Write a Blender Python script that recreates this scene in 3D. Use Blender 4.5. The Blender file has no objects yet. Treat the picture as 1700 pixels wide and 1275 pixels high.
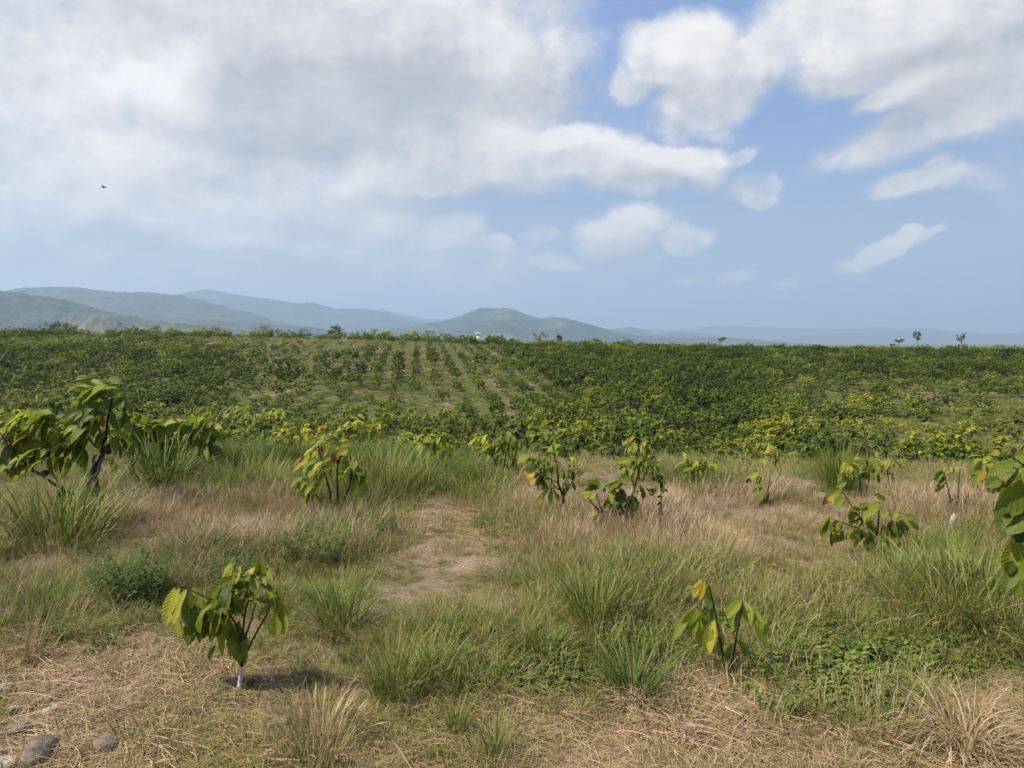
import bpy, math, random
import numpy as np
from mathutils import Vector, Matrix, Euler
SC = bpy.context.scene
# ------------------------------------------------------------------ camera
W0, H0, F0 = 1700.0, 1275.0, 1228.0
PITCH = math.radians(3.15)
CAMZ = 1.6
cd = bpy.data.cameras.new("camera"); cam = bpy.data.objects.new("camera", cd)
SC.collection.objects.link(cam); SC.camera = cam
cd.sensor_width = 36.0; cd.lens = 36.0*F0/W0; cd.clip_start = 0.05; cd.clip_end = 60000
cam.location = (0, 0, CAMZ); cam.rotation_euler = (math.pi/2-PITCH, 0, 0)
# ------------------------------------------------------------------ render
SC.view_settings.view_transform = 'Standard'; SC.view_settings.look = 'None'
SC.view_settings.exposure = 0.64; SC.view_settings.gamma = 1.0
SC.view_settings.use_curve_mapping = False
cy = SC.cycles
cy.max_bounces = 6; cy.diffuse_bounces = 3; cy.glossy_bounces = 2; cy.transmission_bounces = 4
cy.volume_bounces = 1; cy.transparent_max_bounces = 8
cy.caustics_reflective = False; cy.caustics_refractive = False
cy.use_denoising = True; cy.adaptive_threshold = .015
SC.render.film_transparent = False

def ray(px, py):
    X = (px-W0/2)/F0; Z = -(py-H0/2)/F0
    return np.array([X, math.cos(PITCH)+math.sin(PITCH)*Z, -math.sin(PITCH)+math.cos(PITCH)*Z])
def azel(px, py):
    d = ray(px, py)
    return math.degrees(math.atan2(d[0], d[1])), math.degrees(math.atan2(d[2], math.hypot(d[0], d[1])))
def project(x, y, z):
    z = z-CAMZ
    f = y*math.cos(PITCH)-z*math.sin(PITCH); u = y*math.sin(PITCH)+z*math.cos(PITCH)
    f = np.maximum(f, 1e-3)
    return W0/2+F0*x/f, H0/2-F0*u/f
# ------------------------------------------------------------------ sun and sky
SUN_AZ, SUN_EL = math.radians(-104), math.radians(52)   # to the left of the view
sd = Vector((math.sin(SUN_AZ)*math.cos(SUN_EL), math.cos(SUN_AZ)*math.cos(SUN_EL), math.sin(SUN_EL)))
sl = bpy.data.lights.new("sun", 'SUN'); sun = bpy.data.objects.new("sun", sl)
SC.collection.objects.link(sun)
sl.energy = 5.0; sl.angle = math.radians(0.5); sl.color = (1.0, 0.91, 0.76)
sun.rotation_euler = sd.to_track_quat('Z', 'Y').to_euler(); sun.location = (-20, 5, 30)

world = bpy.data.worlds.new("World"); SC.world = world; world.use_nodes = True

class NT:
    """tiny helper for node trees"""
    def __init__(s, tree): s.t = tree; s.n = tree.nodes; s.l = tree.links
    def node(s, typ, **kw):
        n = s.n.new(typ)
        for k, v in kw.items(): setattr(n, k, v)
        return n
    def put(s, sock, v):
        if hasattr(v, 'is_output') or isinstance(v, bpy.types.NodeSocket): s.l.new(v, sock)
        else: sock.default_value = v
    def math(s, op, a, b=None, c=None, clamp=False):
        n = s.node('ShaderNodeMath', operation=op); n.use_clamp = clamp
        s.put(n.inputs[0], a)
        if b is not None: s.put(n.inputs[1], b)
        if c is not None: s.put(n.inputs[2], c)
        return n.outputs[0]
    def vmath(s, op, a, b=None, scale=None):
        n = s.node('ShaderNodeVectorMath', operation=op)
        s.put(n.inputs[0], a)
        if b is not None: s.put(n.inputs[1], b)
        if scale is not None: s.put(n.inputs['Scale'], scale)
        return n.outputs['Value'] if op in ('LENGTH', 'DOT_PRODUCT', 'DISTANCE') else n.outputs['Vector']
    def mix(s, f, a, b, typ='RGBA', blend='MIX'):
        n = s.node('ShaderNodeMix', data_type=typ)
        if typ == 'RGBA':
            n.blend_type = blend; ia, ib, o = n.inputs[6], n.inputs[7], n.outputs[2]
        else: ia, ib, o = n.inputs[2], n.inputs[3], n.outputs[0]
        s.put(n.inputs[0], f)
        s.put(ia, (*a, 1) if isinstance(a, tuple) and len(a) == 3 else a)
        s.put(ib, (*b, 1) if isinstance(b, tuple) and len(b) == 3 else b)
        return o
    def noise(s, vec, scale, detail=4, rough=.5, dist=0, dims='3D', color=False):
        n = s.node('ShaderNodeTexNoise', noise_dimensions=dims)
        if vec is not None: s.put(n.inputs['Vector'], vec)
        n.inputs['Scale'].default_value = scale; n.inputs['Detail'].default_value = detail
        n.inputs['Roughness'].default_value = rough; n.inputs['Distortion'].default_value = dist
        return n.outputs['Color'] if color else n.outputs['Fac']
    def ramp(s, f, stops, interp='LINEAR'):
        n = s.node('ShaderNodeValToRGB'); s.put(n.inputs[0], f)
        e = n.color_ramp.elements; n.color_ramp.interpolation = interp
        while len(e) < len(stops): e.new(0.5)
        for q, (p, c) in zip(e, stops):
            q.position = p; q.color = (*c, 1) if len(c) == 3 else c
        return n.outputs[0]
    def smooth(s, v, a, b):
        n = s.node('ShaderNodeMapRange', interpolation_type='SMOOTHSTEP')
        s.put(n.inputs[0], v); n.inputs[1].default_value = a; n.inputs[2].default_value = b
        return n.outputs[0]

def build_world():
    for n in list(world.node_tree.nodes): world.node_tree.nodes.remove(n)
    T = NT(world.node_tree)
    out = T.node('ShaderNodeOutputWorld'); bg = T.node('ShaderNodeBackground')
    T.l.new(bg.outputs[0], out.inputs[0])
    sky = T.node('ShaderNodeTexSky', sky_type='NISHITA')
    sky.sun_disc = False; sky.sun_elevation = SUN_EL; sky.sun_rotation = SUN_AZ
    sky.air_density = 1.2; sky.dust_density = 1.2; sky.ozone_density = 2.2; sky.altitude = 50
    tc = T.node('ShaderNodeTexCoord'); d = tc.outputs['Generated']
    # cloud field as a group: direction -> density
    g = bpy.data.node_groups.new("cloud_field", 'ShaderNodeTree')
    g.interface.new_socket("Dir", in_out='INPUT', socket_type='NodeSocketVector')
    g.interface.new_socket("Density", in_out='OUTPUT', socket_type='NodeSocketFloat')
    G = NT(g); gi = G.node('NodeGroupInput'); go = G.node('NodeGroupOutput')
    v = gi.outputs[0]
    wn = G.noise(v, 7.0, 8, .6, color=True)
    w = G.vmath('MULTIPLY', G.vmath('SUBTRACT', wn, (.5, .5, .5)), (.10, .10, .085))
    v2 = G.vmath('ADD', v, w)
    sp = G.node('ShaderNodeSeparateXYZ'); G.l.new(v2, sp.inputs[0])
    x, y, z = sp.outputs
    az = G.math('ARCTAN2', x, y)
    hy = G.math('SQRT', G.math('ADD', G.math('MULTIPLY', x, x), G.math('MULTIPLY', y, y)))
    el = G.math('ARCTAN2', z, hy)
    cb = G.node('ShaderNodeCombineXYZ'); G.l.new(az, cb.inputs[0]); G.l.new(el, cb.inputs[1])
    acc = None
    for (cx, cy_, rx, ry, rot, wt) in CLOUDS:
        a0, e0 = azel(cx, cy_)
        mp = G.node('ShaderNodeMapping', vector_type='TEXTURE'); G.l.new(cb.outputs[0], mp.inputs['Vector'])
        mp.inputs['Location'].default_value = (math.radians(a0), math.radians(e0), 0)
        mp.inputs['Rotation'].default_value = (0, 0, math.radians(rot))
        mp.inputs['Scale'].default_value = (rx*1.3/F0, ry*1.3/F0, 1)
        gr = G.node('ShaderNodeTexGradient', gradient_type='SPHERICAL'); G.l.new(mp.outputs[0], gr.inputs[0])
        val = G.math('MULTIPLY', G.math('MULTIPLY', gr.outputs['Fac'], 2.1, clamp=True), wt)
        acc = val if acc is None else G.math('SMOOTH_MAX', acc, val, .06)
    n1 = G.noise(v, 11.0, 12, .66); n2 = G.noise(v, 3.0, 4, .5)
    dn = G.math('ADD', acc, G.math('MULTIPLY', G.math('SUBTRACT', n1, .5), 1.5))
    dn = G.math('ADD', dn, G.math('MULTIPLY', G.math('SUBTRACT', n2, .5), .30))
    # the unseen grey overhead is added further down, to take blue out of the fill
    G.l.new(dn, go.inputs[0])
    ga = T.node('ShaderNodeGroup', node_tree=g); T.l.new(d, ga.inputs[0])
    gb = T.node('ShaderNodeGroup', node_tree=g)
    T.l.new(T.vmath('ADD', d, (-.014, 0, .024)), gb.inputs[0])
    dens, dens2 = ga.outputs[0], gb.outputs[0]
    m = T.smooth(dens, .14, 1.02)
    sp = T.node('ShaderNodeSeparateXYZ'); T.l.new(d, sp.inputs[0])
    az = T.math('ARCTAN2', sp.outputs[0], sp.outputs[1]); el = T.math('ARCSINE', sp.outputs[2])
    lit = T.math('SUBTRACT', dens, dens2)
    core = T.smooth(dens, .35, 1.15)                     # thick middles are greyer from below
    cb = T.node('ShaderNodeCombineXYZ'); T.l.new(az, cb.inputs[0]); T.l.new(el, cb.inputs[1])
    wob = T.vmath('ADD', cb.outputs[0], T.vmath('MULTIPLY', T.vmath('SUBTRACT', T.noise(d, 4, 5, .55, color=True), (.5,.5,.5)), (.22, .14, 0)))
    bl = None
    for (cx, cy_, rx, ry, rot, wt) in CLOUD_TONES:
        a0, e0 = azel(cx, cy_)
        mp = T.node('ShaderNodeMapping', vector_type='TEXTURE'); T.l.new(wob, mp.inputs['Vector'])
        mp.inputs['Location'].default_value = (math.radians(a0), math.radians(e0), 0)
        mp.inputs['Rotation'].default_value = (0, 0, math.radians(rot))
        mp.inputs['Scale'].default_value = (rx*1.4/F0, ry*1.4/F0, 1)
        gr = T.node('ShaderNodeTexGradient', gradient_type='SPHERICAL'); T.l.new(mp.outputs[0], gr.inputs[0])
        val = T.math('MULTIPLY', gr.outputs['Fac'], wt)
        bl = val if bl is None else T.math('ADD', bl, val)
    tone = T.math('ADD', T.math('MULTIPLY', lit, .8), .50)
    tone = T.math('ADD', tone, bl)
    tone = T.math('ADD', tone, T.math('MULTIPLY', T.math('SUBTRACT', T.noise(d, 16, 9, .66), .5), .75), clamp=True)
    low = T.smooth(el, .02, .26)
    dark = T.mix(low, (.50, .55, .61), (.46, .48, .51)); bright = T.mix(low, (.72, .75, .78), (.97, .93, .89))
    tone = T.math('ADD', T.math('MULTIPLY', tone, .78), T.math('MULTIPLY', T.smooth(T.noise(T.vmath('MULTIPLY', d, (1., 1., 2.2)), 9, 8, .62), .35, .68), .26), clamp=True)
    cc = T.mix(tone, dark, bright)
    bot = T.smooth(el, .0, .07)
    m = T.math('MULTIPLY', m, T.math('ADD', T.math('MULTIPLY', bot, .6), .4))
    blue = T.mix(1.0, T.vmath('MULTIPLY', sky.outputs[0], (.098, .098, .098)), (.93, 1.0, 1.0), blend='MULTIPLY')
    # Nishita's own radiance with the thin summer haze near the horizon
    lowc = T.mix(T.smooth(el, .0, .30), (.32, .40, .53), blue)
    lowc = T.mix(.8, lowc, T.mix(T.smooth(el, -.02, .34), (.50, .585, .69), (.225, .36, .68)))
    # unseen grey cloud added overhead, above the frame, to make the sky fill neutral
    over = T.math('MULTIPLY', T.smooth(el, .62, .95), .75)
    cc = T.mix(over, cc, (.34, .335, .33)); m = T.math('MAXIMUM', m, over)
    col = T.mix(m, lowc, cc)
    T.l.new(col, bg.inputs[0]); bg.inputs[1].default_value = .70

CLOUDS = [ # centre px, radii px, rotation deg, weight
 (420,110,560,200,0,.95),(250,210,330,110,0,.85),(700,130,250,170,0,.95),(860,70,100,130,10,.80),(620,200,260,70,0,.9),(870,170,60,80,0,.8),
 (100,320,420,200,0,.80),(420,350,330,120,0,.82),(150,440,560,120,0,.80),(560,450,420,90,0,.70),(40,120,160,200,0,.6),
 (830,265,200,62,-4,1.0),(985,265,90,52,0,1.0),(700,290,150,46,6,1.0),(935,240,95,45,0,1.0),(1075,290,120,34,0,1.0),(1150,275,70,26,15,.8),(600,315,130,42,0,.85),(450,345,130,42,8,.8),(690,385,130,40,0,.62),(560,395,140,40,0,.60),
 (1030,385,82,36,14,1.0),(925,436,50,18,0,.72),(826,410,38,20,0,.78),(900,400,40,18,0,.6),(1135,395,48,24,0,.78),(1060,430,60,16,0,.5),
 (1120,85,95,62,-10,1.0),(1190,150,95,65,30,.92),(1070,120,60,50,0,.8),(1250,110,50,60,0,.75),(1190,200,45,35,0,.7),
 (1480,40,200,85,-5,1.0),(1650,60,160,90,10,1.0),(1360,60,70,60,0,.85),(1430,110,110,35,0,.85),(1660,150,110,55,22,.95),(1740,110,130,90,0,.9),
 (1530,205,150,38,20,.72),(1440,250,80,26,15,.66),(1480,150,50,22,10,.85),(1400,262,50,20,0,.5),
 (1530,303,72,24,8,.78),(1560,285,36,20,25,.7),(1640,303,30,16,0,.48),(1462,415,62,17,14,.98),(1505,398,30,14,20,.9),(1548,388,28,8,10,.62),
 (1160,456,30,11,0,.75),(1222,463,40,13,5,.75),(1190,475,30,8,0,.6),(1310,460,30,8,5,.58),(1268,335,26,17,0,.7),(1255,310,50,26,0,.5),(1220,262,60,16,22,.62),
 (1570,495,26,7,10,.5),(1690,215,30,16,0,.6),(1490,480,40,8,0,.42),
 (-500,250,500,300,0,.8),(-900,50,500,300,0,.7),(2300,150,350,200,0,.7)]
CLOUD_TONES = [
 (620,165,300,75,3,-.72),(560,225,280,34,0,-.42),(480,80,300,26,4,.22),(800,150,180,50,0,-.35),(430,150,130,60,0,-.30),(350,20,420,40,0,-.30),
 (140,230,110,120,0,.35),(275,135,70,45,0,.70),(250,90,120,50,20,.3),(60,180,120,140,0,.05),
 (830,235,160,36,-4,.55),(940,215,90,26,0,.5),(1090,268,90,18,0,.5),(850,325,240,20,0,-.55),(1080,318,110,12,0,-.3),(560,300,90,22,0,.3),
 (450,330,120,22,0,.35),(480,375,140,24,0,-.35),(690,370,80,20,0,.2),(100,430,400,60,0,-.35),(450,455,360,40,0,-.35),(300,370,120,22,6,.45),(450,400,110,18,5,.4),(120,350,90,26,0,.4),(620,420,90,16,0,.4),(230,440,120,14,0,.3),(200,390,110,20,0,-.35),(400,430,110,14,0,-.3),
 (1045,362,60,20,0,.65),(1010,412,80,14,0,-.3),(1500,20,250,40,0,.35),(1480,105,180,26,0,-.60),(1560,170,150,24,15,-.45),(1100,130,90,30,0,-.35),(1380,60,50,50,0,.3),(1670,125,70,24,20,.35),(1110,50,90,30,0,.4),(1200,180,110,50,0,-.25),
 (1480,225,150,30,20,-.3),(860,60,90,160,0,.15),(1460,408,50,12,14,.3)]
build_world()
world.cycles.sampling_method = "MANUAL"; world.cycles.sample_map_resolution = 256

# ------------------------------------------------------------------ numpy noise
_rs = np.random.RandomState(7); _tab = _rs.rand(512, 512)
def vnoise(x, y):
    xi = np.floor(x).astype(int); yi = np.floor(y).astype(int)
    fx = x-xi; fy = y-yi; fx = fx*fx*(3-2*fx); fy = fy*fy*(3-2*fy)
    a = _tab[xi % 512, yi % 512]; b = _tab[(xi+1) % 512, yi % 512]
    c = _tab[xi % 512, (yi+1) % 512]; d = _tab[(xi+1) % 512, (yi+1) % 512]
    return (a*(1-fx)+b*fx)*(1-fy)+(c*(1-fx)+d*fx)*fy
def fbm(x, y, o=4, g=.5):
    s = 0; a = 1; t = 0
    for i in range(o):
        s = s+a*vnoise(x*2**i+17.3*i, y*2**i+5.1*i); t += a; a *= g
    return s/t
def sst(a, b, x):
    t = np.clip((x-a)/(b-a), 0, 1); return t*t*(3-2*t)

# ------------------------------------------------------------------ terrain
_cu = np.array([-1.6, -.69, -.45, -.28, -.13, 0., .16, .36, .69, 1.6])
_cz = np.array([3.5, 3.3, 3.2, 2.6, 2.0, .95, .2, -.05, -.7, -.9])
def ground(x, y):
    x = np.asarray(x, float); y = np.asarray(y, float)
    u = x/np.maximum(y, 25.)
    zc = np.interp(u, _cu, _cz)
    lip = 7.3+1.3*sst(0., -4., x)+.35*np.sin(x*.6)+.6*(fbm(x*.2, y*0+3, 2)-.5)*2
    D = y
    zf = -4.7+.5*(fbm(x*.03+9, y*.03, 2)-.5)*2
    drop = zf*sst(lip, 33., D)
    a = np.clip((D-58.)/(152.-58.), 0, 1.0)
    k = .5*a*a/(.16)*(a < .16)+(a >= .16)*(a-.08)
    k = k/.92
    rnd = np.clip((D-140)/30, 0, 1)
    rise = (zc-zf)*k
    z = np.where(D < 58, drop, zf+rise)
    z = np.where(D > 152, zc, z)
    z = z-rnd*rnd*.25
    far = sst(170., 900., D)
    z = z-far*(zc+9.0)
    r = np.sqrt(x*x+y*y)
    near = np.exp(-r/14.)
    z = z+near*(.09*(fbm(x*.8, y*.8, 3)-.5)+.05*(fbm(x*4, y*4, 3)-.5))+(1-near)*.35*(fbm(x*.12, y*.12, 3)-.5)*sst(12, 40, r)
    return z
_zoff = float(ground(0., 3.))
_g0 = ground
def ground(x, y): return _g0(x, y)-_zoff
def hit(px, py, dmax=170):
    """ground point seen at a photo pixel"""
    d = ray(px, py); t = np.concatenate([np.arange(1.0, 14, .01), np.arange(14, dmax, .05)])
    X = d[0]*t; Y = d[1]*t; Z = CAMZ+d[2]*t
    g = ground(X, Y); i = np.argmax(Z <= g)
    if Z[i] > g[i]: i = len(t)-1
    return np.array([X[i], Y[i], g[i]])

# ------------------------------------------------------------------ object helpers
COL = SC.collection
def tag(o, label=None, cat=None, group=None, kind=None):
    if label: o['label'] = label
    if cat: o['category'] = cat
    if group: o['group'] = group
    if kind: o['kind'] = kind
    return o
def empty(name, loc, rz=0., link=True):
    o = bpy.data.objects.new(name, None); o.location = loc; o.rotation_euler = (0, 0, rz)
    o.empty_display_size = .2
    if link: COL.objects.link(o)
    return o
class MB:
    """collects vertices, faces and a per-point vector attribute"""
    def __init__(s): s.v = []; s.f4 = []; s.f3 = []; s.a = []; s.n = 0
    def add(s, v, f, a):
        v = np.asarray(v, float).reshape(-1, 3); f = np.asarray(f, int)
        a = np.broadcast_to(np.asarray(a, float), v.shape)
        s.v.append(v); s.a.append(a)
        (s.f4 if f.shape[1] == 4 else s.f3).append(f+s.n); s.n += len(v)
    def mesh(s, name, smooth=True):
        me = bpy.data.meshes.new(name)
        v = np.concatenate(s.v); a = np.concatenate(s.a)
        f4 = np.concatenate(s.f4) if s.f4 else np.zeros((0, 4), int)
        f3 = np.concatenate(s.f3) if s.f3 else np.zeros((0, 3), int)
        nl = f4.size+f3.size; nf = len(f4)+len(f3)
        me.vertices.add(len(v)); me.vertices.foreach_set('co', v.ravel())
        me.loops.add(nl); me.loops.foreach_set('vertex_index', np.concatenate([f4.ravel(), f3.ravel()]))
        me.polygons.add(nf)
        me.polygons.foreach_set('loop_start', np.concatenate([np.arange(len(f4))*4, len(f4)*4+np.arange(len(f3))*3]))
        at = me.attributes.new('lc', 'FLOAT_VECTOR', 'POINT'); at.data.foreach_set('vector', a.ravel())
        me.update(calc_edges=True); me.validate()
        if smooth: me.polygons.foreach_set('use_smooth', np.ones(nf, bool))
        return me
    def build(s, name, mat, parent=None, loc=(0, 0, 0), link=True, smooth=True):
        me = s.mesh(name, smooth); me.materials.append(mat)
        o = bpy.data.objects.new(name, me); o.location = loc
        if link: COL.objects.link(o)
        if parent: o.parent = parent
        return o
def grid_faces(n, m):
    i = np.arange(n)[:, None]*(m+1)+np.arange(m)[None]
    return np.stack([i, i+1, i+m+2, i+m+1], -1).reshape(-1, 4)
def gridmesh(name, X, Y, Z, mat, closed=False):
    n, m = X.shape; mb = MB()
    mb.add(np.stack([X, Y, Z], -1).reshape(-1, 3), grid_faces(n-1, m-1), 0.)
    return mb.build(name, mat)
def tube(mb, pts, rad, seg=7, a=(0, 0, 0)):
    """tapering tube through pts with a rounded run of radii"""
    P = np.asarray(pts, float); R = np.broadcast_to(np.asarray(rad, float), (len(P),)) if np.ndim(rad) else np.full(len(P), rad)
    T = np.gradient(P, axis=0); T /= np.linalg.norm(T, axis=1)[:, None]+1e-9
    ref = np.array([0., 1, 0]) if abs(T[0][1]) < .9 else np.array([1., 0, 0])
    S = np.cross(T, ref); S /= np.linalg.norm(S, axis=1)[:, None]+1e-9; N = np.cross(S, T)
    th = np.linspace(0, 2*math.pi, seg+1)[:-1]
    V = P[:, None]+R[:, None, None]*(np.cos(th)[None, :, None]*S[:, None]+np.sin(th)[None, :, None]*N[:, None])
    n = len(P); i = np.arange(n-1)[:, None]*seg; j = np.arange(seg)[None]
    F = np.stack([i+j, i+(j+1) % seg, i+seg+(j+1) % seg, i+seg+j], -1).reshape(-1, 4)
    V = np.concatenate([V.reshape(-1, 3), P[-1:]+T[-1:]*R[-1]*.5])
    mb.add(V, F, a)
    k = mb.n-1; b = mb.n-1-seg
    mb.f3.append(np.array([[b+q, b+(q+1) % seg, k] for q in range(seg)]))
def spline(pts, n=14):
    P = np.asarray(pts, float)
    if len(P) < 3: return np.array([P[0]+(P[-1]-P[0])*t for t in np.linspace(0, 1, n)])
    Q = np.vstack([2*P[0]-P[1], P, 2*P[-1]-P[-2]]); out = []
    per = max(2, n//(len(P)-1))
    for i in range(1, len(Q)-2):
        for t in np.linspace(0, 1, per, endpoint=(i == len(Q)-3)):
            out.append(.5*((2*Q[i])+(-Q[i-1]+Q[i+1])*t+(2*Q[i-1]-5*Q[i]+4*Q[i+1]-Q[i+2])*t*t+(-Q[i-1]+3*Q[i]-3*Q[i+1]+Q[i+2])*t**3))
    return np.array(out)

# ------------------------------------------------------------------ materials
def newmat(name):
    m = bpy.data.materials.new(name); m.use_nodes = True
    for n in list(m.node_tree.nodes): m.node_tree.nodes.remove(n)
    T = NT(m.node_tree); o = T.node('ShaderNodeOutputMaterial'); return m, T, o
def principled(T, col, rough=.8, spec=.2, bump=None, bs=.3, bd=.02):
    p = T.node('ShaderNodeBsdfPrincipled'); T.put(p.inputs['Base Color'], col if not (isinstance(col, tuple) and len(col) == 3) else (*col, 1))
    T.put(p.inputs['Roughness'], rough); T.put(p.inputs['Specular IOR Level'], spec)
    if bump is not None:
        b = T.node('ShaderNodeBump'); b.inputs['Strength'].default_value = bs; b.inputs['Distance'].default_value = bd
        T.l.new(bump, b.inputs['Height']); T.l.new(b.outputs[0], p.inputs['Normal'])
    return p

def mat_ground():
    m, T, o = newmat('soil_and_turf'); geo = T.node('ShaderNodeNewGeometry'); P = geo.outputs['Position']
    s = T.node('ShaderNodeSeparateXYZ'); T.l.new(P, s.inputs[0]); X, Y, Z = s.outputs
    n1 = T.noise(P, .9, 5, .6); n2 = T.noise(P, 12, 6, .65); n3 = T.noise(P, 70, 4, .6); nb = T.noise(P, .09, 4, .55)
    soil = T.ramp(n2, [(.25, (.10, .068, .05)), (.5, (.27, .19, .15)), (.75, (.45, .345, .28))])
    gravel = T.ramp(n3, [(.3, (.11, .08, .058)), (.55, (.26, .20, .15)), (.72, (.47, .41, .34))])
    soil = T.mix(T.smooth(n1, .45, .6), soil, gravel)
    near_t = T.mix(T.smooth(n2, .35, .6), (.065, .065, .025), (.13, .11, .055))
    near = T.mix(T.smooth(n1, .42, .60), near_t, soil)
    # the field: olive turf with bare reddish strips between the rows
    rot = T.node('ShaderNodeMapping'); rot.inputs['Rotation'].default_value = (0, 0, math.radians(-7.4)); rot.inputs['Scale'].default_value = (.42, .05, 1)
    T.l.new(P, rot.inputs['Vector'])
    strip = T.noise(rot.outputs[0], 1.0, 5, .6); fine = T.noise(P, 2.2, 6, .65); fb = T.noise(P, 9, 5, .65)
    turf = T.ramp(fine, [(.3, (.040, .048, .014)), (.5, (.080, .088, .026)), (.72, (.14, .135, .05))])
    bare = T.ramp(fb, [(.3, (.13, .10, .06)), (.6, (.24, .175, .12)), (.8, (.30, .22, .16))])
    fm = T.math('ADD', T.math('MULTIPLY', strip, .7), T.math('MULTIPLY', fine, .3))
    fld = T.mix(T.smooth(fm, .53, .62), turf, bare)
    farc = T.mix(T.noise(P, .01, 4, .6), (.05, .075, .03), (.15, .15, .07))
    c = T.mix(T.smooth(Y, 9., 16.), near, fld); c = T.mix(T.smooth(Y, 170., 260.), c, farc)
    bh = T.math('ADD', T.math('MULTIPLY', n2, .6), T.math('MULTIPLY', n3, .4))
    p = principled(T, c, .95, .1, bh, .7, .04); T.l.new(p.outputs[0], o.inputs[0]); return m

def mat_hill(name, tree_a, tree_b, clear=None, scale=1.0):
    m, T, o = newmat(name); P = T.node('ShaderNodeNewGeometry').outputs['Position']
    n = T.noise(P, .02*scale, 6, .72); n2 = T.noise(P, .004*scale, 4, .6)
    c = T.mix(T.smooth(T.math('ADD', T.math('MULTIPLY', n, .55), T.math('MULTIPLY', n2, .45)), .40, .60), tree_a, tree_b)
    if clear:
        c = T.mix(T.smooth(n2, .56, .66), c, clear)
    p = principled(T, c, .95, .05, n, 1.0, 12.0); T.l.new(p.outputs[0], o.inputs[0]); return m

def instancer_tint(T):
    a = T.node('ShaderNodeAttribute', attribute_type='INSTANCER', attribute_name='tint'); return a.outputs['Fac']

LEAF_STOPS = [(0., (.016, .032, .007)), (.25, (.052, .085, .010)), (.45, (.125, .160, .018)), (.62, (.25, .275, .030)),
              (.76, (.38, .36, .045)), (.86, (.46, .30, .045)), (.93, (.33, .12, .02)), (1., (.075, .022, .012))]
def mat_leaf(name, veins=True, transl=.40, spec=.25, rough=.52):
    m, T, o = newmat(name)
    a = T.node('ShaderNodeAttribute', attribute_type='GEOMETRY', attribute_name='lc')
    s = T.node('ShaderNodeSeparateXYZ'); T.l.new(a.outputs['Vector'], s.inputs[0]); t, ac, ti = s.outputs
    tint = T.math('ADD', ti, instancer_tint(T))
    P = T.node('ShaderNodeNewGeometry').outputs['Position']
    tint = T.math('ADD', tint, T.math('MULTIPLY', T.math('SUBTRACT', T.noise(P, 9, 3), .5), .09))
    if veins:
        aa = T.math('ABSOLUTE', ac)
        ph = T.math('FRACT', T.math('SUBTRACT', T.math('MULTIPLY', t, 10.), T.math('MULTIPLY', aa, 1.5)))
        v = T.math('ABSOLUTE', T.math('SUBTRACT', ph, .5)); side = T.smooth(v, .40, .49)
        mid = T.math('SUBTRACT', 1., T.smooth(aa, .03, .09)); vein = T.math('MAXIMUM', side, mid)
        edge = T.smooth(aa, .75, 1.); tint = T.math('ADD', tint, T.math('MULTIPLY', edge, .04))
        tint = T.math('ADD', tint, T.math('MULTIPLY', T.math('SUBTRACT', .35, v), .08))
    c = T.ramp(tint, LEAF_STOPS)
    if veins: c = T.mix(T.math('MULTIPLY', vein, .38), c, T.mix(.5, c, (.33, .38, .12)))
    if veins:
        sp = T.math('ADD', T.noise(P, 55, 5, .7), T.math('MULTIPLY', T.smooth(T.math('ADD', aa, t), 1.2, 1.9), .10))
        c = T.mix(T.math('MULTIPLY', T.smooth(sp, .63, .70), .85), c, (.14, .085, .035))
        c = T.mix(T.math('MULTIPLY', T.smooth(T.noise(P, 14, 3), .5, .75), .35), c, (.22, .24, .06))
    p = principled(T, c, rough, spec, v if veins else None, .5, .006)
    tr = T.node('ShaderNodeBsdfTranslucent')
    T.l.new(T.mix(1., c, (1.5, 1.55, .8), blend='MULTIPLY'), tr.inputs[0])
    mx = T.node('ShaderNodeMixShader'); mx.inputs[0].default_value = transl
    T.l.new(p.outputs[0], mx.inputs[1]); T.l.new(tr.outputs[0], mx.inputs[2]); T.l.new(mx.outputs[0], o.inputs[0]); return m

GRASS_STOPS = [(0., (.024, .052, .014)), (.25, (.080, .125, .020)), (.45, (.185, .225, .042)), (.6, (.26, .24, .080)),
               (.75, (.32, .24, .12)), (.88, (.40, .28, .175)), (1., (.54, .40, .27))]
def mat_grass(name='grass_blades', transl=.25):
    m, T, o = newmat(name)
    a = T.node('ShaderNodeAttribute', attribute_type='GEOMETRY', attribute_name='lc')
    s = T.node('ShaderNodeSeparateXYZ'); T.l.new(a.outputs['Vector'], s.inputs[0]); t, ac, ti = s.outputs
    tint = T.math('ADD', ti, instancer_tint(T))
    tint = T.math('ADD', tint, T.math('MULTIPLY', T.math('POWER', t, 3.), .12))
    c = T.ramp(tint, GRASS_STOPS)
    p = principled(T, c, .6, .25); tr = T.node('ShaderNodeBsdfTranslucent'); T.l.new(c, tr.inputs[0])
    mx = T.node('ShaderNodeMixShader'); mx.inputs[0].default_value = transl
    T.l.new(p.outputs[0], mx.inputs[1]); T.l.new(tr.outputs[0], mx.inputs[2]); T.l.new(mx.outputs[0], o.inputs[0]); return m

def mat_simple(name, ca, cb, scale, rough=.85, spec=.15, bs=.5, bd=.01, lo=.35, hi=.65):
    m, T, o = newmat(name); tc = T.node('ShaderNodeTexCoord').outputs['Object']
    n = T.noise(tc, scale, 6, .65); c = T.mix(T.smooth(n, lo, hi), ca, cb)
    p = principled(T, c, rough, spec, n, bs, bd); T.l.new(p.outputs[0], o.inputs[0]); return m

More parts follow.
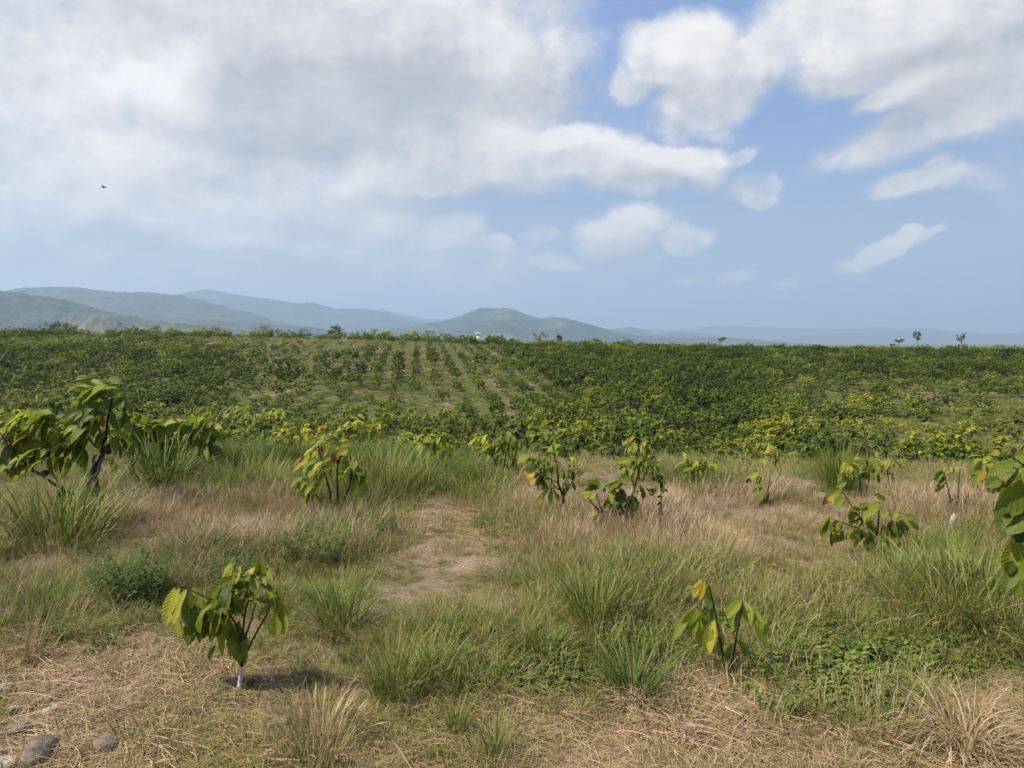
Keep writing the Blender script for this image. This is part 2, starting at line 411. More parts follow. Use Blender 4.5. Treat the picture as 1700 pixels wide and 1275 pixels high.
M_ground = mat_ground(); M_leaf = mat_leaf('cacao_leaf'); M_leaf_far = mat_leaf('bush_leaf', False, .32, .25, .55)
M_grass = mat_grass()
M_bark = mat_simple('dark_bark', (.022, .015, .012), (.075, .055, .042), 60, .8)
M_bark_grey = mat_simple('grey_bark', (.10, .085, .07), (.24, .21, .18), 40, .9)
M_lime = mat_simple('white_lime_wash', (.25, .25, .23), (.52, .53, .51), 45, .9, .1, .4, .003, .3, .5)
M_pod = mat_simple('dark_pod', (.018, .012, .012), (.06, .03, .025), 50, .6, .4)
M_stone = mat_simple('grey_stone', (.09, .068, .055), (.27, .215, .175), 22, .9, .2, .8, .02, .25, .75)
M_stone_pale = mat_simple('pale_stone', (.20, .165, .14), (.48, .43, .38), 26, .9, .2, .8, .02, .3, .7)

# ------------------------------------------------------------------ the ground sheet
def build_ground():
    az = np.concatenate([np.linspace(-180, -48, 60)[:-1], np.linspace(-48, 48, 400), np.linspace(48, 180, 60)[1:]])
    r = np.concatenate([[0.02], np.geomspace(.5, 19500., 820)])
    A, R = np.meshgrid(np.radians(az), r, indexing='ij')
    X = R*np.sin(A); Y = R*np.cos(A)
    o = gridmesh('ground', X, Y, ground(X, Y), M_ground); tag(o, kind='structure')
build_ground()

# ------------------------------------------------------------------ hills (real ridges at real distances)
def px_height(px, py, depth):
    d = ray(px, py); k = depth/d[1]; return d[0]*k, CAMZ+d[2]*k
def hill(outline, depth, width, mat, rough, base=-14., seed=0, n=420, m=110, gully=.55):
    depth *= 2; width *= 2; rough *= 1.5
    o = np.array(outline, float)
    pts = np.array([px_height(a, b, depth) for a, b in o])
    xs = np.linspace(pts[0, 0], pts[-1, 0], n)
    # soft interpolation of the crest line
    zc = np.interp(xs, pts[:, 0], pts[:, 1])
    k = np.hanning(13); k /= k.sum(); zc = np.convolve(np.pad(zc, 6, mode='edge'), k, 'valid')
    v = np.linspace(-1, 1, m)
    X, V = np.meshgrid(xs, v, indexing='ij'); H = (zc-base)[:, None]
    s = seed*31.7; L = width
    gl = fbm(X/(L*.35)+s+.9*V, V*1.1+s, 4)-.5
    warp = V+.22*(fbm(X/(L*.5)+s+5, V*0+s, 3)-.5)*(1-np.abs(V))
    prof = np.clip(1-np.abs(warp)**1.25, 0, 1)
    Z = base+H*prof*(1+gully*2*gl*np.abs(V)**.6*(1-.4*np.abs(V)))
    tree = rough*(fbm(X/(rough*2.2)+s, V*L/(rough*2.2), 3)-.5)*2
    Z = Z+tree*np.clip(prof*3, 0, 1)
    Z = np.where(np.abs(V) > .995, base-6, Z)
    ob = gridmesh('hills', X, depth+V*width, Z, mat); tag(ob, kind='structure'); return ob
MH1 = mat_hill('wooded_hill', (.008, .022, .014), (.075, .10, .045), None, 1.6)
MH1c = mat_hill('wooded_hill_with_clearings', (.02, .042, .018), (.12, .135, .06), (.22, .21, .11), 1.6)
MH2 = mat_hill('far_wooded_hill', (.010, .026, .016), (.055, .08, .034), (.10, .12, .05), .8)
hill([(-520,500),(-380,478),(-200,486),(-50,486),(0,484),(25,485),(60,492),(100,498),(150,511),(190,522),(260,532),(330,544),(400,552)], 1700, 520, MH1, 7, seed=1, n=700, m=160)
hill([(60,556),(100,543),(200,537),(300,539),(380,546),(430,553)], 1350, 240, MH1c, 6, seed=2, n=400)
hill([(85,555),(105,528),(118,518),(130,516),(150,520),(170,530),(190,545)], 1440, 60, mat_hill('dry_pasture_hill', (.06,.08,.035), (.155,.15,.08), None, 1.2), 3.0, seed=3, n=160, m=60, gully=.1)
hill([(118,556),(140,535),(152,524),(165,520),(185,524),(200,533),(215,548)], 1180, 50, mat_hill('dry_pasture_slope', (.07,.085,.04), (.18,.165,.09), None, 1.2), 3.0, seed=4, n=160, m=60, gully=.1)
hill([(-420,510),(-150,495),(25,487),(60,481),(90,478),(140,480),(200,485),(260,486),(300,490),(350,501),(400,515),(450,532),(500,545),(560,554)], 3000, 800, MH1, 9, seed=5, n=700)
hill([(200,549),(300,535),(380,533),(450,538),(520,545),(600,556)], 2400, 350, MH2, 8, seed=6, n=500)
hill([(150,510),(285,490),(310,485),(350,482),(400,491),(450,497),(500,505),(520,503),(560,513),(600,514),(640,519),(680,530),(740,544),(800,556)], 5000, 1300, MH2, 12, seed=7, n=600)
hill([(520,530),(600,513),(640,515),(680,524),(700,529),(760,529),(800,538),(900,552)], 7300, 1500, MH2, 14, seed=8, n=400)
hill([(560,560),(640,548),(700,538),(740,532),(765,526),(785,518),(800,514),(830,515),(850,515),(870,521),(890,528),(925,526),(940,528),(960,534),(980,541),(1000,546),(1020,552),(1060,560),(1120,569)], 3400, 900, MH2, 9, seed=9, n=700, m=150)
hill([(740,563),(800,541),(830,537),(870,545),(910,556),(960,566)], 2650, 250, MH2, 7, seed=10, n=400)
hill([(850,566),(900,545),(935,532),(960,536),(1000,547),(1050,560),(1090,569)], 2900, 260, MH2, 7, seed=11, n=400)
hill([(930,560),(985,543),(1010,546),(1045,543),(1065,547),(1090,556),(1140,566)], 4700, 500, MH2, 9, seed=12, n=300)
hill([(1010,566),(1040,559),(1090,557),(1130,562),(1190,559),(1240,564),(1320,571)], 3700, 350, MH2, 8, seed=13, n=300)
hill([(1060,562),(1120,550),(1160,553),(1200,560),(1250,564),(1330,572)], 5400, 600, MH2, 9, seed=14, n=300)
hill([(950,560),(1060,551),(1085,546),(1110,547),(1150,546),(1180,543),(1220,541),(1260,544),(1340,545),(1400,546),(1450,543),(1500,546),(1530,544),(1570,550),(1650,553),(1750,552),(1900,556),(2200,560)], 8200, 900, MH2, 14, seed=15, n=700)
hill([(1240,570),(1330,558),(1400,556),(1470,551),(1540,547),(1600,552),(1660,556),(1700,553),(1800,556),(2000,562)], 6900, 700, MH2, 12, seed=16, n=500)
# ------------------------------------------------------------------ leaves and blades
UP = np.array([0., 0, 1.])
def nrm(v): return v/(np.linalg.norm(v)+1e-9)
def leaf(mb, p, d, L, W, tint, rs, n=8, m=4, droop=1.0, fold=.25, corr=.04, roll=0., tint2=None, nrm_hint=None, shape=1.12):
    """one leaf: starts at p, heads along d, bends to the ground; tint may run to tint2 at the tip"""
    d = nrm(np.array(d, float)); p = np.array(p, float); step = L/n
    C = []; D = []
    for i in range(n+1):
        C.append(p.copy()); D.append(d.copy())
        d = nrm(d+np.array([0, 0, -1.])*droop*step/L*1.6*(.35+i/n)); p = p+d*step
    C = np.array(C); D = np.array(D)
    ref = nrm(nrm_hint) if nrm_hint is not None else UP
    s0 = np.cross(D[0], ref)
    if np.linalg.norm(s0) < .15: s0 = np.cross(D[0], np.array([rs.uniform(-1, 1), rs.uniform(-1, 1), .3]))
    S = np.array([nrm(s0-np.dot(s0, q)*q) for q in D]); N = np.cross(S, D)
    if roll:
        c, s = math.cos(roll), math.sin(roll); S, N = S*c+N*s, N*c-S*s
    t = np.linspace(0, 1, n+1)
    w = W*.5*np.sin(np.pi*np.clip(t, 0, 1)**shape)**.72*(1-.25*t**6); w[0] = W*.03; w[-1] = W*.015
    a = np.linspace(-1, 1, m+1)
    twist = rs.uniform(-.25, .25)
    ww = w[:, None]*a[None]
    hgt = fold*np.abs(ww)+corr*W*np.sin(2*np.pi*(t[:, None]*n*.5-np.abs(a)[None]*.8))*(np.abs(a)[None] > .2)*(w[:, None]/W*2)
    hgt = hgt+twist*ww*t[:, None]
    V = C[:, None]+S[:, None]*ww[..., None]+N[:, None]*hgt[..., None]
    A = np.zeros((n+1, m+1, 3)); A[..., 0] = t[:, None]; A[..., 1] = a[None]
    A[..., 2] = tint if tint2 is None else tint+(tint2-tint)*sst(.25, .95, t)[:, None]
    mb.add(V.reshape(-1, 3), grid_faces(n, m), A.reshape(-1, 3))

def blades(mb, N, rs, H, hv, W, spread, lean, bend, tint, tv, n=4, seedhead=0., base_tint=None):
    """N grass blades growing out of a small patch, vectorised"""
    r = spread*np.sqrt(rs.rand(N)); th = rs.rand(N)*2*np.pi
    bx, by = r*np.cos(th), r*np.sin(th)
    out = th+rs.normal(0, .7, N)
    h = H*(1+hv*rs.uniform(-1, 1, N)); ln = lean*(.3+r/max(spread, 1e-3))*rs.uniform(.3, 1.3, N)
    bd = bend*rs.uniform(.3, 1.5, N)
    t = np.linspace(0, 1, n+1)[None]
    ang = ln[:, None]+bd[:, None]*t**1.5                      # angle from vertical
    ang = np.minimum(ang, 2.6)
    step = (h/n)[:, None]
    dx = np.cumsum(np.concatenate([np.zeros((N, 1)), np.sin(ang[:, :-1])*step], 1), 1)
    dz = np.cumsum(np.concatenate([np.zeros((N, 1)), np.cos(ang[:, :-1])*step], 1), 1)
    cx = bx[:, None]+dx*np.cos(out)[:, None]; cy_ = by[:, None]+dx*np.sin(out)[:, None]; cz = np.maximum(dz, .003)-.01*(t == 0)
    w = W*(.6+.8*rs.rand(N))[:, None]*(1-t**2.2)*.5+.0004
    if seedhead > 0:
        sh = (rs.rand(N) < seedhead)[:, None]
        w = np.where(sh, W*.28+W*.9*np.exp(-((t-.86)/.09)**2), w)
    sa = out+np.pi/2+rs.normal(0, .5, N)
    sx, sy = np.cos(sa)[:, None], np.sin(sa)[:, None]
    V = np.stack([np.stack([cx-w*sx, cy_-w*sy, cz], -1), np.stack([cx+w*sx, cy_+w*sy, cz], -1)], 2)  # N,n+1,2,3
    tt = tint+tv*rs.normal(0, 1, N)
    A = np.zeros(V.shape); A[..., 0] = t[..., None]; A[..., 2] = tt[:, None, None]
    if seedhead > 0: A[..., 2] += (sh*(t > .7)*.18)[..., None]
    i = np.arange(n)[None]*2+np.arange(N)[:, None]*2*(n+1)
    F = np.stack([i, i+1, i+3, i+2], -1).reshape(-1, 4)
    mb.add(V.reshape(-1, 3), F, A.reshape(-1, 3))
def litter(mb, N, rs, R, L, W, tint, tv, hz=.03):
    """dead stems lying every way"""
    n = 3; t = np.linspace(-.5, .5, n+1)[None]
    x0 = rs.uniform(-R, R, N); y0 = rs.uniform(-R, R, N); z0 = rs.rand(N)**1.5*hz
    a = rs.rand(N)*2*np.pi; l = L*rs.uniform(.3, 1.4, N); cv = rs.normal(0, .35, N); tl = rs.normal(0, .16, N)
    ang = a[:, None]+cv[:, None]*t
    cx = x0[:, None]+l[:, None]*t*np.cos(ang); cy_ = y0[:, None]+l[:, None]*t*np.sin(ang)
    cz = np.maximum(z0[:, None]+l[:, None]*t*tl[:, None]+.012*(1-4*t*t), .002)
    w = (W*(.5+rs.rand(N)))[:, None]*.5*np.ones_like(t); w[:, -1] *= .3
    sx, sy = -np.sin(ang), np.cos(ang); up = rs.normal(0, .5, N)[:, None]
    V = np.stack([np.stack([cx-w*sx, cy_-w*sy, cz-w*up], -1), np.stack([cx+w*sx, cy_+w*sy, cz+w*up], -1)], 2)
    tt = tint+tv*rs.normal(0, 1, N)
    A = np.zeros(V.shape); A[..., 0] = .3; A[..., 2] = tt[:, None, None]
    i = np.arange(n)[None]*2+np.arange(N)[:, None]*2*(n+1)
    mb.add(V.reshape(-1, 3), np.stack([i, i+1, i+3, i+2], -1).reshape(-1, 4), A.reshape(-1, 3))
def herb(mb, rs, R, H, nst, nl, ls, tint, tv, lw=.5):
    """low broad-leaved weed"""
    for k in range(nst):
        a = rs.rand()*2*np.pi; r = R*rs.rand()**.5; h = H*rs.uniform(.5, 1.1)
        p0 = np.array([r*.35*math.cos(a), r*.35*math.sin(a), 0]); p1 = np.array([r*math.cos(a), r*math.sin(a), h])
        for q in range(nl):
            f = (q+1)/nl; p = p0+(p1-p0)*f; b = rs.rand()*2*np.pi; L = ls*rs.uniform(.6, 1.2)
            d = np.array([math.cos(b), math.sin(b), rs.uniform(-.1, .7)])
            leaf(mb, p, d, L, L*lw, tint+tv*rs.normal(), rs, n=3, m=2, droop=.5, fold=.2, corr=0)

# ------------------------------------------------------------------ scattering (for what nobody could count)
def proto_collection(name, objs):
    c = bpy.data.collections.new(name)
    for o in objs: c.objects.link(o)
    return c
def scatter(name, P, rot, scl, idx, tint, coll, label=None, kind='stuff'):
    N = len(P); me = bpy.data.meshes.new(name); me.vertices.add(N)
    me.vertices.foreach_set('co', np.asarray(P, float).ravel())
    def at(nm, ty, key, dat): me.attributes.new(nm, ty, 'POINT').data.foreach_set(key, np.asarray(dat).ravel())
    at('rot', 'FLOAT_VECTOR', 'vector', rot); at('scl', 'FLOAT_VECTOR', 'vector', scl)
    at('idx', 'INT', 'value', idx.astype(np.int32)); at('tint', 'FLOAT', 'value', tint)
    me.update(); o = bpy.data.objects.new(name, me); COL.objects.link(o); tag(o, kind=kind)
    if label: o['label'] = label
    g = bpy.data.node_groups.new(name+'_scatter', 'GeometryNodeTree')
    g.interface.new_socket('Geometry', in_out='INPUT', socket_type='NodeSocketGeometry')
    g.interface.new_socket('Geometry', in_out='OUTPUT', socket_type='NodeSocketGeometry')
    N_ = g.nodes.new; L_ = g.links.new
    gi = N_('NodeGroupInput'); go = N_('NodeGroupOutput'); ip = N_('GeometryNodeInstanceOnPoints'); ci = N_('GeometryNodeCollectionInfo')
    ci.inputs[0].default_value = coll; ci.inputs['Separate Children'].default_value = True; ci.inputs['Reset Children'].default_value = True
    L_(gi.outputs[0], ip.inputs['Points']); L_(ci.outputs[0], ip.inputs['Instance']); ip.inputs['Pick Instance'].default_value = True
    def na(nm, ty):
        n = N_('GeometryNodeInputNamedAttribute'); n.data_type = ty; n.inputs[0].default_value = nm; return n.outputs[0]
    er = N_('FunctionNodeEulerToRotation'); L_(na('rot', 'FLOAT_VECTOR'), er.inputs[0]); L_(er.outputs[0], ip.inputs['Rotation'])
    L_(na('scl', 'FLOAT_VECTOR'), ip.inputs['Scale']); L_(na('idx', 'INT'), ip.inputs['Instance Index'])
    L_(ip.outputs[0], go.inputs[0])
    md = o.modifiers.new('scatter', 'NODES'); md.node_group = g
    return o

# ------------------------------------------------------------------ tuft prototypes
def tuft(kind, seed):
    rs = np.random.RandomState(seed); mb = MB()
    if kind == 'lush': blades(mb, 60, rs, .30, .5, .0040, .10, .5, 1.0, .42, .06, n=5)
    elif kind == 'dry':
        blades(mb, 38, rs, .17, .6, .0024, .12, .45, .7, .76, .08, n=4, seedhead=.5)
        blades(mb, 34, rs, .09, .5, .0026, .12, .9, 1., .62, .1, n=3)
    elif kind == 'mixed': blades(mb, 60, rs, .10, .6, .0027, .13, .8, 1.0, .54, .12, n=3)
    elif kind == 'straw':
        litter(mb, 130, rs, .17, .14, .0019, .82, .13, .024)
    elif kind == 'wispy':
        blades(mb, 44, rs, .20, .5, .0022, .13, .6, 1.0, .50, .08, n=5, seedhead=.25)
    elif kind == 'short': blades(mb, 60, rs, .06, .6, .0028, .12, .8, .9, .56, .16, n=3)
    elif kind == 'herb': herb(mb, rs, .10, .15, 12, 7, .030, .22, .05)
    elif kind == 'creeper': herb(mb, rs, .15, .07, 20, 5, .034, .33, .08, .62)
    return mb.build('grass_tuft', M_grass, link=False)
KINDS = ['lush', 'dry', 'mixed', 'straw', 'wispy', 'short', 'herb', 'creeper']; NV = 4
_pr = []
for ki, k in enumerate(KINDS):
    for j in range(NV):
        o = tuft(k, 100+ki*10+j); o.name = 'grass_tuft_%02d' % (ki*NV+j); _pr.append(o)
C_tufts = proto_collection('tufts', _pr)

def ell(px, py, cx, cy_, rx, ry, p=2.): return np.exp(-(((px-cx)/rx)**2+((py-cy_)/ry)**2)**(p/2))
def zones(px, py, x, y):
    """weights of every tuft kind, total cover and dryness at a spot of ground"""
    n1 = fbm(x*1.1+3, y*1.1+8, 4)-.5; n2 = fbm(x*3.3+13, y*3.3+2, 3)-.5; n3 = fbm(x*.45+31, y*.45+5, 3)-.5
    bare = ell(px, py, 750, 950, 120, 55)+.8*ell(px, py, 760, 880, 110, 40)+.75*ell(px, py, 730, 850, 100, 26)+.6*ell(px, py, 680, 985, 90, 25)+.85*ell(px, py, 1310, 962, 75, 20)+ell(px, py, 60, 850, 120, 22)+.5*ell(px, py, 1150, 925, 120, 18)
    bare = np.clip(bare+1.0*n2*(bare > .12), 0, 1)
    strawz = sst(1110, 1200, py-18*np.sin(px/90.)+180*n1+70*sst(500, 100, px)) 
    strawz = np.clip(strawz+.5*ell(px, py, 150, 1110, 230, 60)+.55*ell(px, py, 800, 1130, 90, 60)+.5*ell(px, py, 1350, 1015, 160, 40)-.9*ell(px, py, 1400, 1130, 150, 70)-.25*ell(px, py, 540, 1230, 60, 80), 0, 1)
    dirt = np.clip(sst(330, 90, px)*sst(1070, 1140, py), 0, 1)
    lush = .9*ell(px, py, 430, 765, 170, 50)+1.0*ell(px, py, 640, 770, 70, 65)+.6*ell(px, py, 740, 790, 120, 40)+.8*ell(px, py, 1390, 775, 50, 35)+.55*ell(px, py, 1590, 990, 100, 60)+.4*ell(px, py, 90, 885, 110, 40)+.25*ell(px, py, 1200, 800, 120, 20)
    wisp = .9*ell(px, py, 1020, 1010, 140, 80)+.6*ell(px, py, 820, 1010, 110, 40)+.6*ell(px, py, 600, 1010, 110, 60)+.8*ell(px, py, 1480, 960, 140, 40)+.5*ell(px, py, 1250, 900, 100, 25)+.4*ell(px, py, 150, 1000, 120, 50)+.4*ell(px, py, 1600, 880, 100, 40)
    dry = .9*ell(px, py, 350, 890, 230, 55)+.9*ell(px, py, 1120, 880, 150, 55)+.7*ell(px, py, 900, 810, 90, 40)+.8*ell(px, py, 1290, 850, 120, 50)+.5*ell(px, py, 60, 950, 120, 60)+.6*ell(px, py, 530, 1220, 60, 60)+.6*ell(px, py, 1560, 840, 130, 30)+.5*ell(px, py, 1100, 930, 200, 30)
    herbz = .9*ell(px, py, 520, 905, 75, 32)+.6*ell(px, py, 210, 980, 70, 50)+.5*ell(px, py, 390, 930, 60, 25)+.5*ell(px, py, 1060, 1030, 70, 30)+.4*ell(px, py, 1130, 950, 60, 40)+.3*ell(px, py, 1330, 830, 60, 15)
    creep = 1.0*ell(px, py, 1420, 1128, 105, 50, 3)+.9*ell(px, py, 910, 1125, 60, 18)+.5*ell(px, py, 1560, 1100, 100, 40)+.35*ell(px, py, 1330, 1050, 80, 30)
    W = np.zeros((8,)+px.shape)
    open_ = (1-strawz)*(1-.9*bare)
    W[0] = lush*1.3*open_; W[1] = dry*1.2*open_*(1+2*n2)+.10*open_; W[2] = (.60+n1)*open_*.9+.05
    W[3] = 1.0*strawz*(1-.95*dirt)+.5*bare+.12*(1-dirt); W[4] = wisp*1.2*open_+.15*open_*(1+2*n3); W[5] = .35*open_+.22*bare+.10*strawz
    W[6] = herbz*1.4*open_+.05*open_; W[7] = creep*2.5*(1-.3*bare)
    W = np.clip(W, 0, None)
    W[1] += .016*strawz; W[2] += .03*strawz
    for q in (0, 1, 2, 4, 5, 6): W[q] = W[q]*(1-.85*dirt)
    W[0:3] *= (1-np.clip(creep, 0, .85)); W[3] *= (1-np.clip(creep, 0, .9)); W[4] *= (1-np.clip(creep, 0, .8))
    dryness = .12*n1*2+.16*n2*2+.10*n3*2+.12*np.clip(dry-lush, -1, 1)+.03*strawz-.10*ell(px, py, 520, 905, 75, 40)-.02*lush-.05*sst(880, 980, py)*(1-strawz)
    return W, dryness, bare, strawz
def grow_near():
    rs = np.random.RandomState(11); P = []; I = []; S = []; R = []; Ti = []
    bands = [(2.1, 3.4, 800), (3.4, 5.0, 640), (5.0, 7.5, 420), (7.5, 11.5, 190), (11.5, 17., 110), (17., 26., 40)]
    for y0, y1, dens in bands:
        xm = .90*y1+1.6; n = int(2*xm*(y1-y0)*dens)
        x = rs.uniform(-xm, xm, n); y = rs.uniform(y0, y1, n)
        k = np.abs(x) < .88*y+1.5; x, y = x[k], y[k]; n = len(x)
        z = ground(x, y); px, py = project(x, y, z)
        W, dr, bare, straw = zones(px, py, x, y)
        tot = W.sum(0); gap = fbm(x*1.9+70, y*1.9+30, 3); keep = rs.rand(n) < np.clip(tot*.75, .0, 1)*(1-.80*bare)*(.55+.6*sst(.30, .52, gap))
        cw = np.cumsum(W/np.maximum(tot, 1e-6), 0); u = rs.rand(n); k = (u[None] > cw).sum(0).clip(0, 7)
        # keep tall growth off the straw and out of the very front of the lens
        keep &= (k != 3)|(rs.rand(n) < .62); keep &= ~((y < 2.4) & np.isin(k, [0, 1, 4]))
        x, y, z, k, dr, px, py = [q[keep] for q in (x, y, z, k, dr, px, py)]; n = len(x)
        s = rs.uniform(.65, 1.25, n)
        pn = fbm(x*.9+40, y*.9+11, 3); s *= (.40+.72*sst(.3, .7, pn))*(1-.15*sst(900, 820, py))
        s *= 1-.6*ell(px, py, 760, 960, 190, 70)-.35*ell(px, py, 1310, 975, 130, 40)
        s *= np.where(k == 0, np.where(py < 830, 1.0, .75), 1.)
        s *= np.where((k == 1) & (py > 1000), .8, 1.)*np.where((k == 4) & (y > 6), .85, 1.)
        P.append(np.stack([x, y, z], 1)); I.append(k*NV+rs.randint(0, NV, n)); S.append(np.stack([s, s, s*rs.uniform(.8, 1.15, n)], 1))
        R.append(np.stack([rs.normal(0, .08, n), rs.normal(-.10, .08, n), rs.rand(n)*6.283], 1))
        Ti.append(np.where(np.isin(k, [6, 7]), dr*.3, dr)+rs.normal(0, .045, n))
    P, I, S, R, Ti = map(np.concatenate, (P, I, S, R, Ti))
    print('near tufts', len(P))
    for name, ks in (('grass', [0, 1, 2, 4, 5]), ('straw_litter', [3]), ('ground_cover', [6, 7])):
        m = np.isin(I//NV, ks)
        scatter(name, P[m], R[m], S[m], I[m], Ti[m], C_tufts)
grow_near()

# ------------------------------------------------------------------ grass on the field beyond the lip
def far_tuft(seed):
    rs = np.random.RandomState(seed); mb = MB(); blades(mb, 90, rs, .34, .5, .014, .45, .5, .9, .44, .09, n=3); return mb.build('field_grass_tuft', M_grass, link=False)
_ft = [far_tuft(500+i) for i in range(4)]
for i, o in enumerate(_ft): o.name = 'field_grass_tuft_%d' % i
C_ftufts = proto_collection('field_tufts', _ft)
A_ROW = math.radians(-7.4); RA = np.array([math.sin(A_ROW), math.cos(A_ROW)]); RN = np.array([RA[1], -RA[0]])
def grow_field():
    rs = np.random.RandomState(23); P = []
    for y0, y1, dens in ((19., 30., 3.0), (30., 60., 1.9), (60., 100., .9), (100., 165., .45)):
        xm = .95*y1+5; n = int(2*xm*(y1-y0)*dens); x = rs.uniform(-xm, xm, n); y = rs.uniform(y0, y1, n)
        k = np.abs(x) < .95*y+5; P.append(np.stack([x[k], y[k]], 1))
    P = np.concatenate(P); x, y = P.T
    q = fbm(x*.5, y*.12, 4); q2 = fbm(x*.12+4, y*.06+9, 3)
    k = (q > .44)|(y < 26); x, y, q2 = x[k], y[k], q2[k]; n = len(x)
    z = ground(x, y); s = rs.uniform(.5, 1.2, n)*np.where(y < 32, 1.1, .85)
    ti = .22*(q2-.5)*2+rs.normal(0, .05, n)+.03; px, py = project(x, y, z)
    ti += .12*ell(px, py, 1560, 720, 160, 50)
    scatter('field_grass', np.stack([x, y, z], 1), np.stack([rs.normal(0, .05, n)]*2+[rs.rand(n)*6.28], 1),
            np.stack([s, s, s], 1), rs.randint(0, 4, n), ti, C_ftufts)
    print('field tufts', n)
grow_field()

# ------------------------------------------------------------------ cocoa bushes of the field
def bush_meshes(seed, h=1.0, w=.5, ntip=13, nleaf=20, ls=.155):
    """unit-height bush: returns foliage mesh, stem mesh (leaf cluster at each branch tip)"""
    rs = np.random.RandomState(seed); fo = MB(); st = MB()
    bt = rs.uniform(-.03, .03, 2)
    tube(st, [(0, 0, -.05), (bt[0], bt[1], .18)], [.022, .017], 5)
    for k in range(ntip):
        a = 2.4*k+rs.uniform(-.4, .4); f = (k+.5)/ntip
        rr = w*(.25+.75*math.sqrt(1-(f*.95)**2))*rs.uniform(.65, 1.1); zz = h*(.32+.62*f)*rs.uniform(.88, 1.08)
        tip = np.array([rr*math.cos(a), rr*math.sin(a), zz])
        mid = np.array([rr*.35*math.cos(a), rr*.35*math.sin(a), zz*.62])
        tube(st, spline([(bt[0], bt[1], .14), mid, tip], 6), [.012, .011, .009, .008, .006, .005][:len(spline([(0,0,0), mid, tip], 6))], 4)
        tt = rs.normal(0, .05)
        for q in range(nleaf):
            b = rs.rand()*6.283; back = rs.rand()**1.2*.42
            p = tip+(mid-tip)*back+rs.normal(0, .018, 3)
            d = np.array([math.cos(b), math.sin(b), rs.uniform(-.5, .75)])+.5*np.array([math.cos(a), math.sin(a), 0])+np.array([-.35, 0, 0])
            top = (1-back)*.5+.5*f  # shade within the bush put into leaf tint: darker inside and low, paler outside
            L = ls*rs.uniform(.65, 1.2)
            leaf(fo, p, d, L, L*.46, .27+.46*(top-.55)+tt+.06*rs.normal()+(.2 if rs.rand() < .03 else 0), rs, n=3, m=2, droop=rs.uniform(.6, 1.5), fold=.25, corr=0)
    return fo.mesh('foliage'), st.mesh('stem')
BUSH = []
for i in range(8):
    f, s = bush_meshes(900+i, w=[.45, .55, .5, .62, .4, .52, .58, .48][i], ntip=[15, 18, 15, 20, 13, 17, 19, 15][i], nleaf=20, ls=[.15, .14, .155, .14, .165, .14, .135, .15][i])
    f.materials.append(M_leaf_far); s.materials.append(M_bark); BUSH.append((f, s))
def field_bushes():
    rs = np.random.RandomState(5); out = []
    SPA, SPR = 2.35, 1.5
    for i in range(-110, 111):
        for j in range(3, 125):
            p = RN*(i*SPA)+RA*(j*SPR)+rs.normal(0, .22, 2)*np.array([.9, 1.3])
            if p[1] < 10.5 or p[1] > 158 or abs(p[0]) > .92*p[1]+6: continue
            out.append(p)
    P = np.array(out); x, y = P.T; z = ground(x, y); px, py = project(x, y, z)
    n = len(x); nz = fbm(x*.06+5, y*.045+7, 3); nf = fbm(x*.25, y*.2+3, 2)
    sparse = sst(250, 620, px+60*(fbm(x*.1, y*.1, 3)-.5)*2)*sst(1010, 740, px+(py-575)*.7)*sst(720, 660, py)*1.0     # the open slope left of centre
    sparse = np.clip(sparse, 0, 1)
    rsp = sst(1270, 1400, px-(py-690)*.6)*sst(618, 655, py)*sst(800, 770, py)           # thin yellow bushes on the right
    den = .84-.30*sparse-.42*rsp-.15*sst(.5, .35, nz)*sst(900, 800, px)
    den = np.where((py > 690) & (px < 1150) & (px > 380), den-.10, den)
    k = rs.rand(n) < den
    h = 1.70+.5*(nz-.5)*2+.36*rs.normal(0, 1, n)
    h = h-.72*sparse-.45*rsp; h = np.where((sparse > .5) & (rs.rand(n) < .35), h*rs.uniform(1.2, 1.7, n), h)
    h = np.where((px > 850) & (rsp < .3), h+.18, h); h = h*np.interp(y, [10, 15, 22, 36], [.36, .46, .64, 1.])-.45*sst(105, 150, y)
    h = np.clip(h*np.interp(y, [12, 26], [1., .86]), .42, 2.2); k &= (y > 13.5)|(px > 700)
    wd = h*rs.uniform(.85, 1.15, n)*np.interp(y, [14, 30], [1.15, 1.])*(1+.12*(1-sparse))*(1-.1*sparse)*(1+.15*rsp)
    ti = -.11+.22*(nf-.5)*2+.085*rs.normal(0, 1, n)+.10*rsp+.03+.11*sst(660, 730, py)+.05*sst(.5, .75, fbm(x*.09+50, y*.07, 2))+.04*sst(600, 575, py)
    ti = ti-.05*sst(.45, .6, nz)+.08*(rs.rand(n) < .05)
    return [q[k] for q in (x, y, z, h, wd, ti, px, py, sparse, rsp)]
LANDMARKS = [(10,'the far left branches'),(80,'the low left branches'),(160,'the pod tree'),(225,'the pod tree gap'),(300,'the dense yellowish bush'),(390,'the twiggy mottled bush'),(465,'the one-yellow-leaf sapling'),(545,'the many-stemmed sapling'),(610,'the yellow-topped bush'),(665,'the lush grass'),
 (730,'the bare path'),(828,'the brown-edged leaf bush'),(905,'the orange-leaved sapling'),(965,'the two middle saplings'),(1030,'the two-tier sapling'),(1095,'the slender weed'),(1155,'the lime green bush'),(1215,'the pale dry grass'),(1265,'the thin two-stemmed sapling'),
 (1325,'the bright clump edge'),(1388,'the bright green clump'),(1440,'the round-leaved sapling'),(1510,'the right dry grass'),(1583,'the withered sapling'),(1690,'the right edge tree')]
